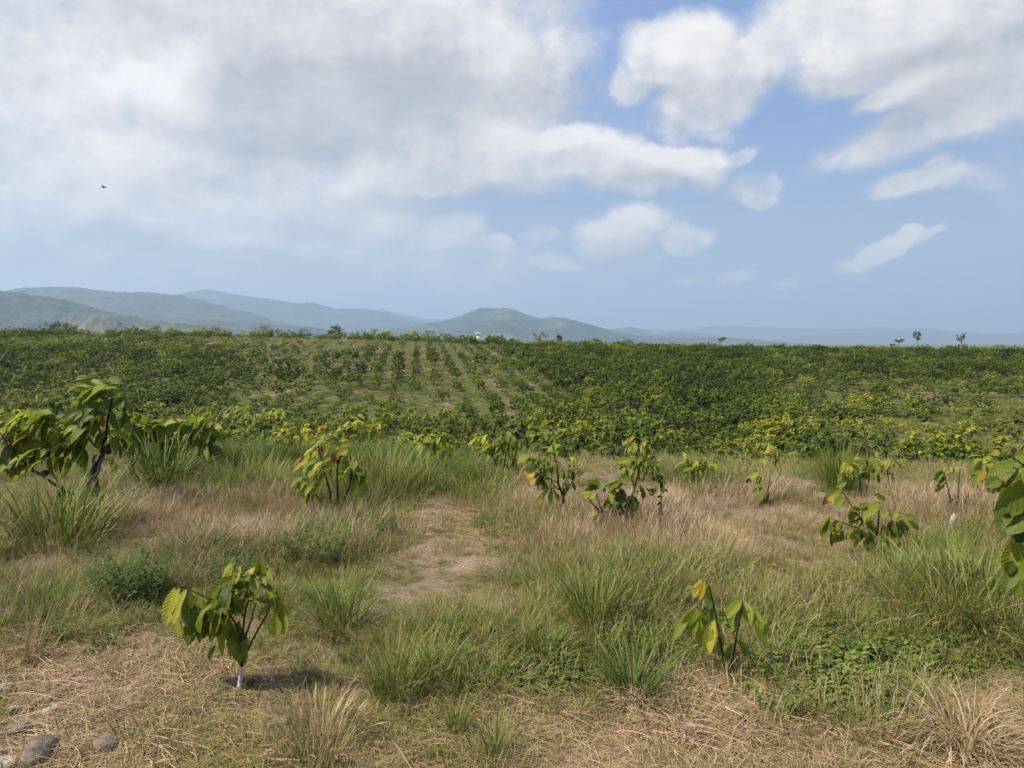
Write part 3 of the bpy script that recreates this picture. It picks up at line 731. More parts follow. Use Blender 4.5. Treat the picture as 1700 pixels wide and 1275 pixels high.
def bush_labels(ids, px, y, h, ti):
    '''what each bush looks like and what it stands behind; neighbours alike are told apart left to right'''
    out = {}; by = {}
    for i in ids:
        mark = min(LANDMARKS, key=lambda q: abs(q[0]-px[i]))[1]
        tone = 'yellow green' if ti[i] > .11 else 'dark green' if ti[i] < -.01 else 'mid green'
        sz = 'low' if h[i] < 1.3 else 'tall' if h[i] > 1.75 else 'rounded'
        row = 'nearest' if y[i] < 20 else 'near' if y[i] < 28 else 'deep' if y[i] < 38 else 'farther back'
        mx = [q[0] for q in LANDMARKS if q[1] == mark][0]; rel = 'behind, left of' if px[i] < mx-11 else 'behind, right of' if px[i] > mx+11 else 'straight behind'
        if row == 'farther back': row = 'lower-slope' if y[i] < 45 else 'mid-slope'
        by.setdefault((sz, tone, row, rel+' '+mark), []).append(i)
    for (sz, tone, row, mark), m in by.items():
        m = sorted(m, key=lambda q: px[q])
        for k, i in enumerate(m):
            pre = '' if len(m) == 1 else ('left ', 'right ')[k] if len(m) == 2 else ('leftmost ', 'middle ', 'rightmost ')[k] if len(m) == 3 else ''
            out[i] = ('%s%s %s %s cocoa bush %s' % (pre, sz, row, tone, mark), 'cocoa bushes of the planted hollow')
    return out
def plant_field():
    x, y, z, h, wd, ti, px, py, sp, rp = field_bushes(); n = len(x); rs = np.random.RandomState(6)
    print('bushes', n)
    # the ones that show largest stand as things of their own
    size = h*wd/(y*y); vis = (px > -30) & (px < 1730)&(y>14)
    order = np.argsort(-np.where(vis, size, 0)); own = np.zeros(n, bool); own[order[:290]] = True
    kk = rs.randint(0, 8, n); rz = rs.rand(n)*6.283
    labs = bush_labels([q for q in np.nonzero(own)[0]], px, y, h, ti)
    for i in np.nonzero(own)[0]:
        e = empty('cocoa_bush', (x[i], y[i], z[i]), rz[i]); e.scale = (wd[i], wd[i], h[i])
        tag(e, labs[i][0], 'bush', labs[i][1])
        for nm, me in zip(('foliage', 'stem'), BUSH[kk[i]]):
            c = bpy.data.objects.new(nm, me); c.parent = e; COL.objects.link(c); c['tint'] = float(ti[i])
    # the rest of the field reads as one mass
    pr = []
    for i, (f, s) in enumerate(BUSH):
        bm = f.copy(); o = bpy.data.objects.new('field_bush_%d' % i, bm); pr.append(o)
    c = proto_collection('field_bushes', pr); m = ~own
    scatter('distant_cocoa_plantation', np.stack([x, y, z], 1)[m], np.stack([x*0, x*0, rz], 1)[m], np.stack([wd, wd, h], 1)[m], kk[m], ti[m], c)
plant_field()
# ------------------------------------------------------------------ the young cocoa trees on the bank
def Pdark(seed): return seed == 8
class Plant:
    """a plant whose stems and leaves are given as they stand beside its own base; s, ox, oy turn a close-up's numbers into photo pixels"""
    def __init__(P, name, label, cat, base, s, ox, oy, seed, group=None, depth=None, dx=0.):
        P.s, P.ox, P.oy = s, ox, oy; P.rs = np.random.RandomState(seed)
        if depth is None: b = hit(*P.px(*base))
        else:
            q = P.px(*base); d = ray(*q); k = depth/d[1]; b = np.array([d[0]*k, depth, 0]); b[2] = ground(b[0], b[1])
        P.b = b; P.Y = b[1]; P.m = P.Y/F0/s          # metres per close-up pixel
        P.dens = .78 if name == 'cocoa_tree' and Pdark(seed) else 1.3
        P.e = empty(name, b); tag(P.e, label, cat, group); P.fo = MB()
    def px(P, x, y): return P.ox+x/P.s, P.oy+y/P.s
    def w(P, x, y, dy=0.):
        d = ray(*P.px(x, y)); k = (P.Y+dy)/d[1]; return np.array([d[0]*k, P.Y+dy, CAMZ+d[2]*k])-P.b
    def stem(P, pts, r0, r1, mat=None, name='stem', wob=.02, dy=None):
        P.rs.rand(); q = [P.w(a, b, 0 if i == 0 else P.rs.normal(0, wob) if dy is None else dy*i/(len(pts)-1)) for i, (a, b) in enumerate(pts)]
        q = spline(q, 12); mb = MB(); q = q+np.concatenate([[[0, 0, 0]], P.rs.normal(0, r0*.25, (len(q)-2, 3)), [[0, 0, 0]]])
        tube(mb, q, np.linspace(r0, r1, len(q)), 8); return mb.build(name, mat or M_bark, P.e)
    def leaf(P, x0, y0, x1, y1, wd, tint, tint2=None, dy=None, droop=.5, lift=.2, face=None, hi=True):
        rs = P.rs; r = P.m*90 if dy is None else 0
        a = P.w(x0, y0, rs.uniform(-r, r) if dy is None else dy); c = P.w(x1, y1, (rs.uniform(-r, r) if dy is None else dy)-.3*P.m*wd)
        v = c-a; L = np.linalg.norm(v); d = v/L+np.array([0, 0, lift])
        h = face if face is not None else np.array([rs.normal(-.25, .45), -1., rs.uniform(.15, 1.)])
        leaf(P.fo, a, d, L*1.04, wd*P.m*1.08, tint+.03+.015*rs.normal(), rs, n=10 if hi else 6, m=6 if hi else 4, droop=droop, fold=rs.uniform(.12, .4), corr=.035, tint2=tint2, nrm_hint=h)
    def cluster(P, cx, cy, n, rx, ry, L, dirs, spread, tint, tv, wr=.37, dep=None, droop=1., old=.0, up=.5):
        n = int(n*P.dens+.5); rs = P.rs; dep = dep if dep is not None else rx*P.m
        for k in range(n):
            a = P.w(cx+rx*rs.uniform(-1, 1), cy+ry*rs.uniform(-1, 1), rs.uniform(-dep, dep))
            d = nrm(np.array([dirs[0], rs.normal(0, .5), dirs[1]])+rs.normal(0, spread, 3)*np.array([1, 1, .7])); l = L*P.m*rs.uniform(.7, 1.3)
            h = np.array([rs.normal(-.2, .5), rs.uniform(-1.1, .2), up+rs.uniform(-.2, .6)])
            o = rs.rand() < old
            leaf(P.fo, a, d, l, l*wr*rs.uniform(.85, 1.15), (rs.uniform(.78, .98) if o else tint+.05+tv*rs.normal()), rs, n=7, m=4, droop=droop*rs.uniform(.5, 1.4), fold=rs.uniform(.12, .4), corr=.03, nrm_hint=h)
    def done(P, mat=None): P.fo.build('foliage', mat or M_leaf, P.e); return P.e

def sapling_front_left():
    P = Plant('cocoa_sapling', 'young cocoa sapling with yellow and green leaves on a whitewashed stem at the front left', 'sapling', (828,1205), 4.72, 220, 900, 1)
    P.stem([(828,1210),(838,1100),(852,975)], .011, .008, M_lime, 'painted_stem', .0)
    P.stem([(852,978),(870,880),(862,720),(885,520),(900,400)], .0065, .004)
    P.stem([(858,930),(880,760),(930,600),(968,480)], .006, .003)
    P.stem([(856,950),(900,850),(1025,605),(1100,470),(1130,385)], .0055, .0025)
    P.stem([(866,820),(800,620),(640,470),(440,370),(340,350)], .0055, .0025, dy=-.05)
    P.stem([(890,520),(960,300),(1005,150)], .004, .002)
    P.stem([(880,600),(800,420),(800,200)], .004, .002)
    G = [(330,355,262,655,100,.72),(425,370,315,640,112,.70),(372,355,300,560,80,.66),(355,590,400,752,140,.62),(440,400,440,665,115,.30),(540,560,430,805,150,.27),
     (500,420,440,560,90,.35),(620,620,530,775,44,.62),(525,420,540,545,60,.55),(550,440,580,530,34,.56),(472,350,520,430,60,.5),
     (700,602,700,885,98,.60),(830,655,840,935,140,.40),(880,760,850,975,105,.37),(765,650,770,905,60,.52),(660,640,608,780,52,.45),(650,800,600,930,55,.42),(600,640,560,760,50,.3),
     (790,170,690,310,78,.60),(780,190,740,330,60,.58),(850,185,800,330,64,.70),(965,190,870,325,86,.74),(1010,130,1015,275,100,.52),(975,140,1000,260,60,.5),
     (850,265,590,430,105,.40),(990,268,760,425,118,.36),(975,320,800,400,80,.40),(700,345,590,520,80,.50),(690,350,650,460,70,.55),(760,430,655,490,90,.32),
     (820,505,700,610,95,.37),(905,440,800,570,88,.35),(690,500,580,560,70,.28),(640,520,560,650,90,.24),(800,430,700,560,90,.3),(875,430,940,435,40,.42),
     (1110,378,1020,455,50,.68),(1138,375,1130,556,82,.78),(1090,470,985,610,66,.56),(1120,540,1112,742,115,.62),(1190,520,1192,735,80,.58),(1150,560,1150,700,80,.55),
     (960,448,1085,470,52,.42),(1050,180,1092,305,46,.5),(1000,330,1100,370,44,.35),(760,600,700,480,80,.36),(690,620,640,720,60,.3),(1030,240,1050,330,60,.42)]
    for g in G: P.leaf(*g)
    P.leaf(670,565,475,570,40,.66, lift=-.55, droop=-1.4)
    P.cluster(700,450,16,130,90,190,(-.5,-.45),.35,.36,.09,.40,.09); P.cluster(830,320,12,110,70,180,(-.4,-.4),.4,.42,.1,.40,.08); P.cluster(600,560,9,90,60,190,(-.2,-.9),.25,.36,.1,.42,.07); P.cluster(780,640,6,60,50,180,(-.05,-1),.2,.40,.09,.42,.05); P.cluster(1110,430,5,40,40,170,(.2,-.9),.2,.54,.07,.42,.05)
    P.done()
sapling_front_left()
def sapling_front_right():
    P = Plant('cocoa_sapling', 'small cocoa sapling with three hanging bunches of lime green leaves beside the creeping weeds', 'sapling', (745,1125), 5.796, 1080, 940, 2)
    P.stem([(742,1130),(748,1060),(762,985)], .012, .009, M_bark_grey, 'stem', 0)
    P.stem([(755,1000),(790,880),(822,700),(850,575),(885,335)], .0062, .003)
    P.stem([(752,1010),(690,820),(655,600),(600,345),(560,180)], .006, .003)
    P.stem([(735,1040),(722,1010),(700,835)], .0055, .003)
    P.stem([(655,600),(560,480),(440,390)], .003, .002); P.stem([(600,345),(520,200),(470,130)], .003, .002)
    G = [(440,145,345,170,26,.58),(420,190,310,238,26,.5),(490,128,412,300,76,.77,.84),(525,140,470,332,58,.76),(500,150,440,290,50,.8),(560,180,572,330,84,.48),(592,338,512,570,115,.38),
     (430,392,212,722,80,.55),(435,400,300,640,80,.50),(440,388,392,682,112,.50),(472,420,492,812,88,.55),(610,480,572,842,112,.68,.80),(565,560,545,850,100,.66),(640,520,560,820,80,.62),(662,620,662,872,62,.5),
     (700,640,690,780,42,.6),(886,330,738,660,118,.42),(878,322,738,490,96,.50),(868,480,760,655,84,.32),(892,325,962,555,104,.56),(962,400,1082,625,80,.58),(992,480,1102,745,96,.52),(1072,560,1132,645,52,.52),
     (980,395,1045,402,30,.5),(832,720,962,1005,92,.52),(850,700,930,880,70,.5),(792,740,680,1015,76,.50),(770,800,700,960,50,.5),(642,470,735,462,54,.48),(660,530,735,545,54,.5),(645,880,620,1015,44,.78),(600,740,600,860,60,.66)]
    for g in G: P.leaf(*g[:6], tint2=g[6] if len(g) > 6 else None)
    P.done()
sapling_front_right()
def sapling_right():
    P = Plant('cocoa_sapling', 'cocoa sapling with round pale leaves and one yellow leaf with a dark red tip', 'sapling', (785,1075), 7.085, 1340, 780, 3)
    P.stem([(785,1080),(700,935),(640,745),(650,560),(642,420)], .012, .004)
    P.stem([(780,1060),(775,960),(800,830),(840,600),(850,480)], .011, .004)
    P.stem([(640,600),(560,480),(410,250)], .005, .003); P.stem([(835,560),(940,490),(1060,500),(1200,555)], .005, .002)
    P.stem([(640,700),(520,660),(400,615),(260,560)], .005, .002)
    P.leaf(410,205,178,405,100,.50,1.02)
    G = [(450,335,320,425,90,.50),(470,145,345,200,80,.42),(262,545,165,712,104,.58),(262,560,175,800,92,.44),(405,620,285,720,128,.46),(425,715,338,842,116,.42),(282,735,290,900,44,.97),(372,740,300,860,92,.62),
     (622,480,495,592,110,.40),(640,470,500,470,60,.48),(622,705,447,802,68,.56),(642,728,518,818,66,.56),(860,382,655,560,118,.58),(700,440,650,540,80,.55),(712,740,555,915,86,.50),(842,662,735,838,108,.48),(762,640,728,722,66,.42),
     (892,640,930,865,112,.66),(862,820,972,912,70,.48),(982,610,1062,862,130,.42),(940,640,1000,820,100,.44),(1042,478,1000,582,100,.48),(1050,555,1172,645,112,.44),(1152,540,1262,575,76,.38),(1182,600,1320,705,72,.36),(1062,580,1102,705,66,.35),
     (1082,848,1082,915,46,1.0),(952,480,870,565,76,.46),(932,360,820,322,66,.50),(900,330,780,290,50,.48),(782,600,700,700,80,.38),(620,440,720,400,60,.44),(680,480,760,590,70,.40),(560,560,500,640,70,.4),(870,900,930,1010,60,.2),(1000,590,960,720,80,.35),(1120,610,1180,720,70,.36)]
    for g in G: P.leaf(*g)
    P.cluster(700,620,10,120,90,130,(-.4,-.6),.5,.44,.07); P.cluster(1000,640,10,130,60,140,(.3,-.8),.4,.42,.07); P.cluster(800,800,7,120,60,130,(-.1,-.8),.4,.40,.08); P.cluster(330,640,6,80,60,130,(-.6,-.7),.3,.46,.06)
    P.done()
sapling_right()
def multi_stem():
    P = Plant('cocoa_sapling', 'many-stemmed cocoa sapling with lime leaves and rust orange leaves near its top', 'sapling', (800,1150), 7.083, 440, 690, 4)
    P.stem([(760,1130),(765,900),(690,650),(625,340)], .012, .005); P.stem([(870,1160),(850,900),(855,580),(855,420)], .012, .005)
    P.stem([(930,990),(1010,760),(1010,600),(995,380)], .010, .004); P.stem([(740,1135),(650,1010),(595,915)], .009, .005); P.stem([(690,720),(590,500),(560,440)], .006, .003)
    P.stem([(930,990),(900,1080),(870,1150)], .010, .010)
    G = [(620,360,450,470,50,.72,.8),(620,420,440,570,90,.70,.82),(560,500,320,660,50,.62,.7),(430,490,335,610,70,.94),(600,540,440,660,110,.56),(610,560,500,730,110,.56),(720,200,600,270,60,.56),(740,230,640,330,90,.52),(700,380,620,420,50,.86),(610,260,520,330,80,.46),
     (520,700,450,850,90,.55),(690,680,570,800,110,.58),(480,760,300,800,60,.52),(480,780,370,890,100,.55),(440,720,300,830,60,.5),(560,830,460,1070,110,.60),(590,930,550,1010,60,.45),(870,370,780,500,60,.80),(860,420,800,560,90,.90),(870,430,850,580,60,.97),(1020,310,890,360,70,.80),(1000,300,860,300,40,.7),
     (980,400,870,460,90,.64),(975,430,860,490,60,.96),(800,460,690,540,50,.62),(690,540,620,575,60,.60),(790,540,690,610,70,.58),(850,580,750,700,70,.44),(1040,480,1040,640,90,.55),(1000,560,890,540,50,.56),(1000,600,900,590,50,.55),(980,640,880,620,50,.55),(1000,690,900,720,60,.5),
     (1090,590,1140,800,130,.38),(1070,620,1040,800,120,.35),(1080,780,1010,930,110,.56),(1100,800,1150,890,90,.58),(560,600,490,760,90,.58),(620,430,560,560,80,.55),(940,240,870,310,30,.75),(640,760,560,900,90,.5),(1050,640,1170,700,80,.42),(720,960,640,1000,50,.45),(900,1030,880,1100,30,.2)]
    for g in G: P.leaf(*g[:6], tint2=g[6] if len(g) > 6 else None)
    P.cluster(620,640,12,120,120,150,(-.7,-.5),.35,.52,.07); P.cluster(500,820,8,90,60,150,(-.6,-.7),.3,.55,.06); P.cluster(960,560,8,70,120,130,(-.6,-.5),.4,.52,.08); P.cluster(1100,700,7,60,110,140,(.2,-.9),.3,.45,.08); P.cluster(720,330,6,80,60,130,(-.6,-.2),.4,.55,.08)
    P.done()
multi_stem()
def pair_middle():
    P = Plant('cocoa_sapling', 'cocoa sapling with one orange drooping leaf and a reddish trunk base in the dry grass', 'sapling', (515,790), 6.07, 850, 720, 5)
    P.stem([(518,800),(520,640),(470,500),(450,320),(420,180)], .016, .005, wob=.05); P.stem([(515,760),(500,600),(420,520),(390,450)], .008, .004); P.stem([(470,500),(330,420),(190,250)], .006, .003); P.stem([(530,620),(600,500),(660,380)], .006, .003)
    P.stem([(505,830),(508,760),(515,690)], .030, .018, mat_simple('reddish_bark', (.16,.06,.045), (.32,.15,.11), 30), 'trunk_base', 0)
    P.leaf(235,330,135,460,105,.60,.92); P.leaf(245,440,180,510,70,.82)
    for g in [(380,545,225,745,52,.52),(420,530,400,720,80,.42),(450,600,470,690,60,.45),(370,480,310,560,80,.38),(160,200,60,210,40,.55),(180,215,60,290,90,.52),(500,115,350,170,60,.56),(480,120,420,180,80,.58),(720,290,670,370,50,.68),(670,370,690,445,44,.70),(710,370,700,400,40,.70),(560,240,640,300,60,.6),(600,360,570,410,50,.6),(650,370,590,400,46,.62)]: P.leaf(*g)
    P.cluster(230,240,9,50,40,110,(-.6,-.1),.4,.40,.06); P.cluster(340,300,16,90,80,110,(-.4,-.3),.5,.36,.06); P.cluster(330,430,16,70,60,110,(-.3,-.5),.45,.33,.06); P.cluster(430,170,10,60,40,100,(-.2,.1),.6,.45,.06)
    P.cluster(560,440,14,70,90,80,(.1,-.5),.5,.37,.06); P.cluster(600,270,10,50,40,70,(.2,.1),.6,.56,.06)
    P.done()
    P = Plant('cocoa_sapling', 'leafy cocoa sapling of two tiers with one orange tipped leaf low on its left side', 'sapling', (930,970), 6.07, 850, 720, 6)
    P.stem([(930,980),(900,800),(840,740),(760,640)], .012, .004); P.stem([(930,960),(1060,900),(1140,780),(1220,580),(1280,380),(1270,280)], .014, .005, wob=.04); P.stem([(935,990),(1010,1000),(1110,980),(1190,880)], .008, .005); P.stem([(900,770),(860,640),(855,600)], .006, .003); P.stem([(1210,620),(1130,700),(1060,760)], .007, .004)
    P.leaf(815,770,775,895,60,.72,.88)
    for g in [(880,550,735,550,60,.27),(870,545,760,450,120,.27),(850,590,780,660,70,.58),(800,575,690,600,50,.62),(780,600,730,650,40,.6),(900,830,800,890,60,.46),(960,790,860,800,50,.42),(1080,850,980,990,56,.5),(1060,840,1000,910,60,.3),(1340,760,1415,790,50,.60),(1350,780,1385,850,40,.48),(1240,30,1160,100,46,.80,.95),(1240,90,1220,200,70,.55),(1290,60,1380,80,24,.9),(1200,260,1050,290,60,.6),(1330,620,1300,560,60,.5)]: P.leaf(*g[:6], tint2=g[6] if len(g) > 6 else None)
    P.cluster(1200,280,22,90,60,120,(-.5,-.1),.5,.46,.07); P.cluster(1330,290,10,50,40,100,(.5,-.1),.4,.50,.07); P.cluster(1180,370,8,60,40,100,(-.4,-.4),.4,.42,.06); P.cluster(1080,490,9,70,30,150,(-.8,-.25),.2,.48,.06); P.cluster(1080,600,16,110,50,130,(-.5,-.3),.45,.38,.08)
    P.cluster(1100,690,20,90,60,130,(-.5,-.25),.4,.29,.08); P.cluster(1150,790,16,90,60,120,(-.2,-.6),.45,.33,.08); P.cluster(1290,540,9,60,50,100,(.2,-.6),.4,.45,.06); P.cluster(1210,830,9,60,60,130,(.1,-.9),.3,.34,.08); P.cluster(1220,650,10,50,70,130,(.1,-.8),.35,.32,.07)
    P.stem([(1275,330),(1260,200),(1240,80)], .005, .003)
    P.done()
pair_middle()
def slender_weed():
    P = Plant('tall_weed', 'slender single-stemmed weed with small dark leaves standing right of the two-tier sapling', 'weed', (1485,1050), 6.07, 850, 720, 7)
    P.stem([(1485,1060),(1495,900),(1505,600),(1500,430)], .006, .004, wob=.01); P.stem([(1480,680),(1440,640),(1420,600)], .003, .002); P.stem([(1500,480),(1440,380),(1400,320)], .003, .002)
    P.cluster(1500,470,12,20,50,60,(0,.3),.8,.16,.05,.5); P.cluster(1420,590,9,18,20,60,(0,.3),.8,.16,.05,.5); P.cluster(1510,560,6,10,20,60,(.2,.3),.7,.16,.05,.5); P.cluster(1500,720,7,8,120,50,(0,.2),.8,.16,.05,.5); P.cluster(1480,900,5,6,100,36,(0,.3),.8,.2,.05,.5)
    P.cluster(1420,350,8,30,40,60,(-.3,.3),.6,.2,.05,.5)
    P.done()
slender_weed()
def pod_tree():
    P = Plant('cocoa_tree', 'crooked cocoa tree with dark pods, a white foot and wind-swept leaves at the left', 'tree', (700,1015), 4.474, 0, 620, 8)
    P.stem([(698,1025),(700,985),(702,945)], .036, .030, M_lime, 'painted_trunk_base', 0)
    P.stem([(702,950),(708,850),(710,740),(750,600),(775,500),(805,360),(825,220),(830,110)], .030, .007, wob=.04)
    P.stem([(690,960),(665,880),(680,760),(700,680),(705,610)], .020, .016, M_bark_grey, 'cut_limb'); P.stem([(640,950),(645,880),(640,780)], .007, .005, M_bark_grey, 'stem')
    P.stem([(715,760),(760,640),(800,560),(880,480),(960,400)], .018, .005, M_bark_grey); P.stem([(745,580),(650,470),(570,370),(560,330)], .011, .005)
    P.stem([(700,950),(570,912),(490,870),(420,830),(300,750),(190,670),(60,540),(0,440)], .014, .006, dy=-.25); P.stem([(480,860),(420,790),(380,700),(345,480)], .007, .004); P.stem([(230,700),(100,590),(90,440)], .006, .004)
    P.stem([(760,520),(745,440),(735,400)], .012, .006); P.stem([(760,640),(830,640)], .005, .003)
    def pod(x, y, rx, rz, tilt):
        mb = MB(); c = P.w(x, y, -.03); n, m = 14, 20; th = np.linspace(0, math.pi, n+1)[:, None]; ph = np.linspace(0, 2*math.pi, m+1)[None]
        r = rx*P.m*np.sin(th)**.85*(1+.07*np.cos(ph*5)); z = -rz*P.m*np.cos(th)*np.ones_like(ph)
        X = r*np.cos(ph); Y = r*np.sin(ph); ct, s_ = math.cos(tilt), math.sin(tilt)
        V = np.stack([c[0]+X*ct+z*s_, c[1]+Y, c[2]-X*s_+z*ct], -1); mb.add(V.reshape(-1, 3), grid_faces(n, m), 0.)
        tube(mb, [c+np.array([z[-1, 0]*s_, 0, z[-1, 0]*ct]), c+np.array([z[-1, 0]*s_*1.1, 0, z[-1, 0]*ct+.03])], .004, 6); mb.build('pod', M_pod, P.e)
    pod(457,882,27,44,.4); pod(332,742,24,36,1.2); pod(728,865,24,34,1.5); pod(805,562,32,40,.2)
    P.leaf(715,285,640,360,30,.90,.93); P.leaf(762,305,765,400,34,.90,.93); P.leaf(1005,275,985,325,36,.76)
    for g in [(590,520,600,700,80,.32),(630,560,640,720,60,.36),(375,610,390,760,70,.42),(700,680,690,760,50,.52),(20,480,140,740,150,.33),(0,560,100,720,150,.35),(560,330,440,430,66,.5),(720,150,630,200,40,.52),(740,240,610,290,40,.5),(600,360,700,430,60,.18),(800,40,900,70,60,.3),(980,220,1040,200,50,.3),(655,40,540,50,20,.5),(650,30,560,25,16,.45),(740,95,520,100,60,.42)]: P.leaf(*g)
    P.cluster(800,120,17,100,45,190,(-.9,-.05),.3,.42,.1); P.cluster(700,130,14,100,50,170,(-.9,.0),.2,.42,.07); P.cluster(880,170,10,80,50,140,(.5,-.1),.5,.34,.1); P.cluster(860,240,10,80,60,140,(.1,-.4),.5,.30,.1); P.cluster(900,330,9,60,60,140,(.3,-.3),.4,.36,.1)
    P.cluster(700,260,14,80,50,170,(-.8,-.3),.25,.34,.12); P.cluster(640,380,9,90,50,160,(-.8,-.3),.3,.37,.1); P.cluster(790,430,9,60,50,150,(.1,-.9),.3,.27,.08); P.cluster(870,500,5,60,60,140,(.1,-.9),.3,.30,.08); P.cluster(740,330,7,60,60,140,(-.4,-.5),.4,.25,.08)
    P.cluster(560,430,22,110,60,180,(-.85,-.35),.25,.48,.07); P.cluster(580,520,16,90,60,160,(-.7,-.5),.3,.46,.07); P.cluster(430,540,16,90,50,170,(-.9,-.25),.25,.48,.07); P.cluster(340,520,12,80,30,190,(-.95,-.2),.18,.52,.06)
    P.cluster(300,600,18,120,50,180,(-.9,-.2),.25,.47,.08); P.cluster(500,620,9,60,40,130,(-.5,-.7),.3,.5,.08); P.cluster(300,320,18,110,50,170,(-.85,-.2),.3,.42,.08); P.cluster(150,330,12,90,50,170,(-.85,-.35),.25,.52,.08); P.cluster(320,400,16,100,60,150,(-.6,-.4),.4,.35,.09)
    P.cluster(60,380,14,90,60,170,(-.7,-.4),.3,.44,.08); P.cluster(120,620,18,110,50,160,(-.6,-.6),.35,.40,.1); P.cluster(60,560,10,80,60,200,(-.3,-.8),.3,.34,.05); P.cluster(180,440,9,90,60,150,(-.7,-.5),.3,.33,.09,old=.06); P.cluster(830,640,5,50,40,100,(.3,-.6),.3,.5,.07)
    P.cluster(450,330,9,80,30,160,(-.9,-.2),.2,.44,.08); P.cluster(580,850,2,20,10,60,(-.2,-.8),.2,.93,.02)
    P.done()
pod_tree()
def right_edge_tree():
    P = Plant('cocoa_tree', 'near cocoa tree at the right edge with very large ribbed dark green leaves', 'tree', (1010,1500), 4.553, 1530, 720, 9, depth=3.7)
    P.stem([(1010,1500),(1000,1250),(960,950),(930,620),(900,300)], .022, .010, M_bark_grey, 'trunk', .03); P.stem([(960,950),(850,850),(800,780)], .009, .005); P.stem([(940,600),(820,480),(760,380)], .009, .005); P.stem([(930,500),(840,300),(700,190)], .008, .004); P.stem([(850,330),(700,260),(480,200)], .004, .002)
    D = [(700,205,570,335,120,.42),(720,210,500,320,90,.44),(1000,390,545,560,200,.36),(900,385,580,470,130,.34),(1010,470,650,740,260,.34),(820,500,570,720,180,.27),(760,620,600,750,160,.28),(1000,640,680,800,180,.12),(900,350,640,345,76,.56),(980,230,700,300,90,.48),(1000,330,700,330,80,.45),
     (700,790,640,1070,130,.54),(720,810,770,945,90,.60),(800,930,710,1110,120,.50),(780,1080,700,1220,110,.52),(720,1000,640,1180,100,.34),(860,920,850,1100,130,.42),(690,960,650,1060,70,.2),(870,1090,800,1230,120,.3),(560,120,520,160,60,.60),(575,120,550,170,50,.58),(460,205,395,275,60,.46),(470,270,370,305,40,.42),(430,310,400,400,50,.52),(600,350,490,400,90,.40),(560,300,500,330,50,.55),(700,110,700,150,40,.97),(470,290,450,350,50,.88),(540,420,500,440,60,.24),(620,360,540,450,80,.3),(760,540,640,640,120,.33),(1000,760,900,960,160,.22),(700,180,790,160,60,.5),(1010,560,820,760,200,.30)]
    for g in D: P.leaf(*g, dy=P.rs.uniform(-.18, .15))
    P.cluster(960,330,16,100,90,260,(-.5,.0),.5,.40,.08,.42,.2); P.cluster(1050,600,16,110,120,280,(-.3,-.4),.5,.30,.08,.42,.25); P.cluster(1080,350,14,100,120,280,(.3,.1),.5,.38,.08,.42,.25); P.cluster(1000,900,12,90,90,240,(-.2,-.7),.4,.35,.1,.42,.25); P.cluster(1100,850,12,100,100,260,(.4,-.5),.4,.35,.1,.42,.25)
    P.done()
right_edge_tree()
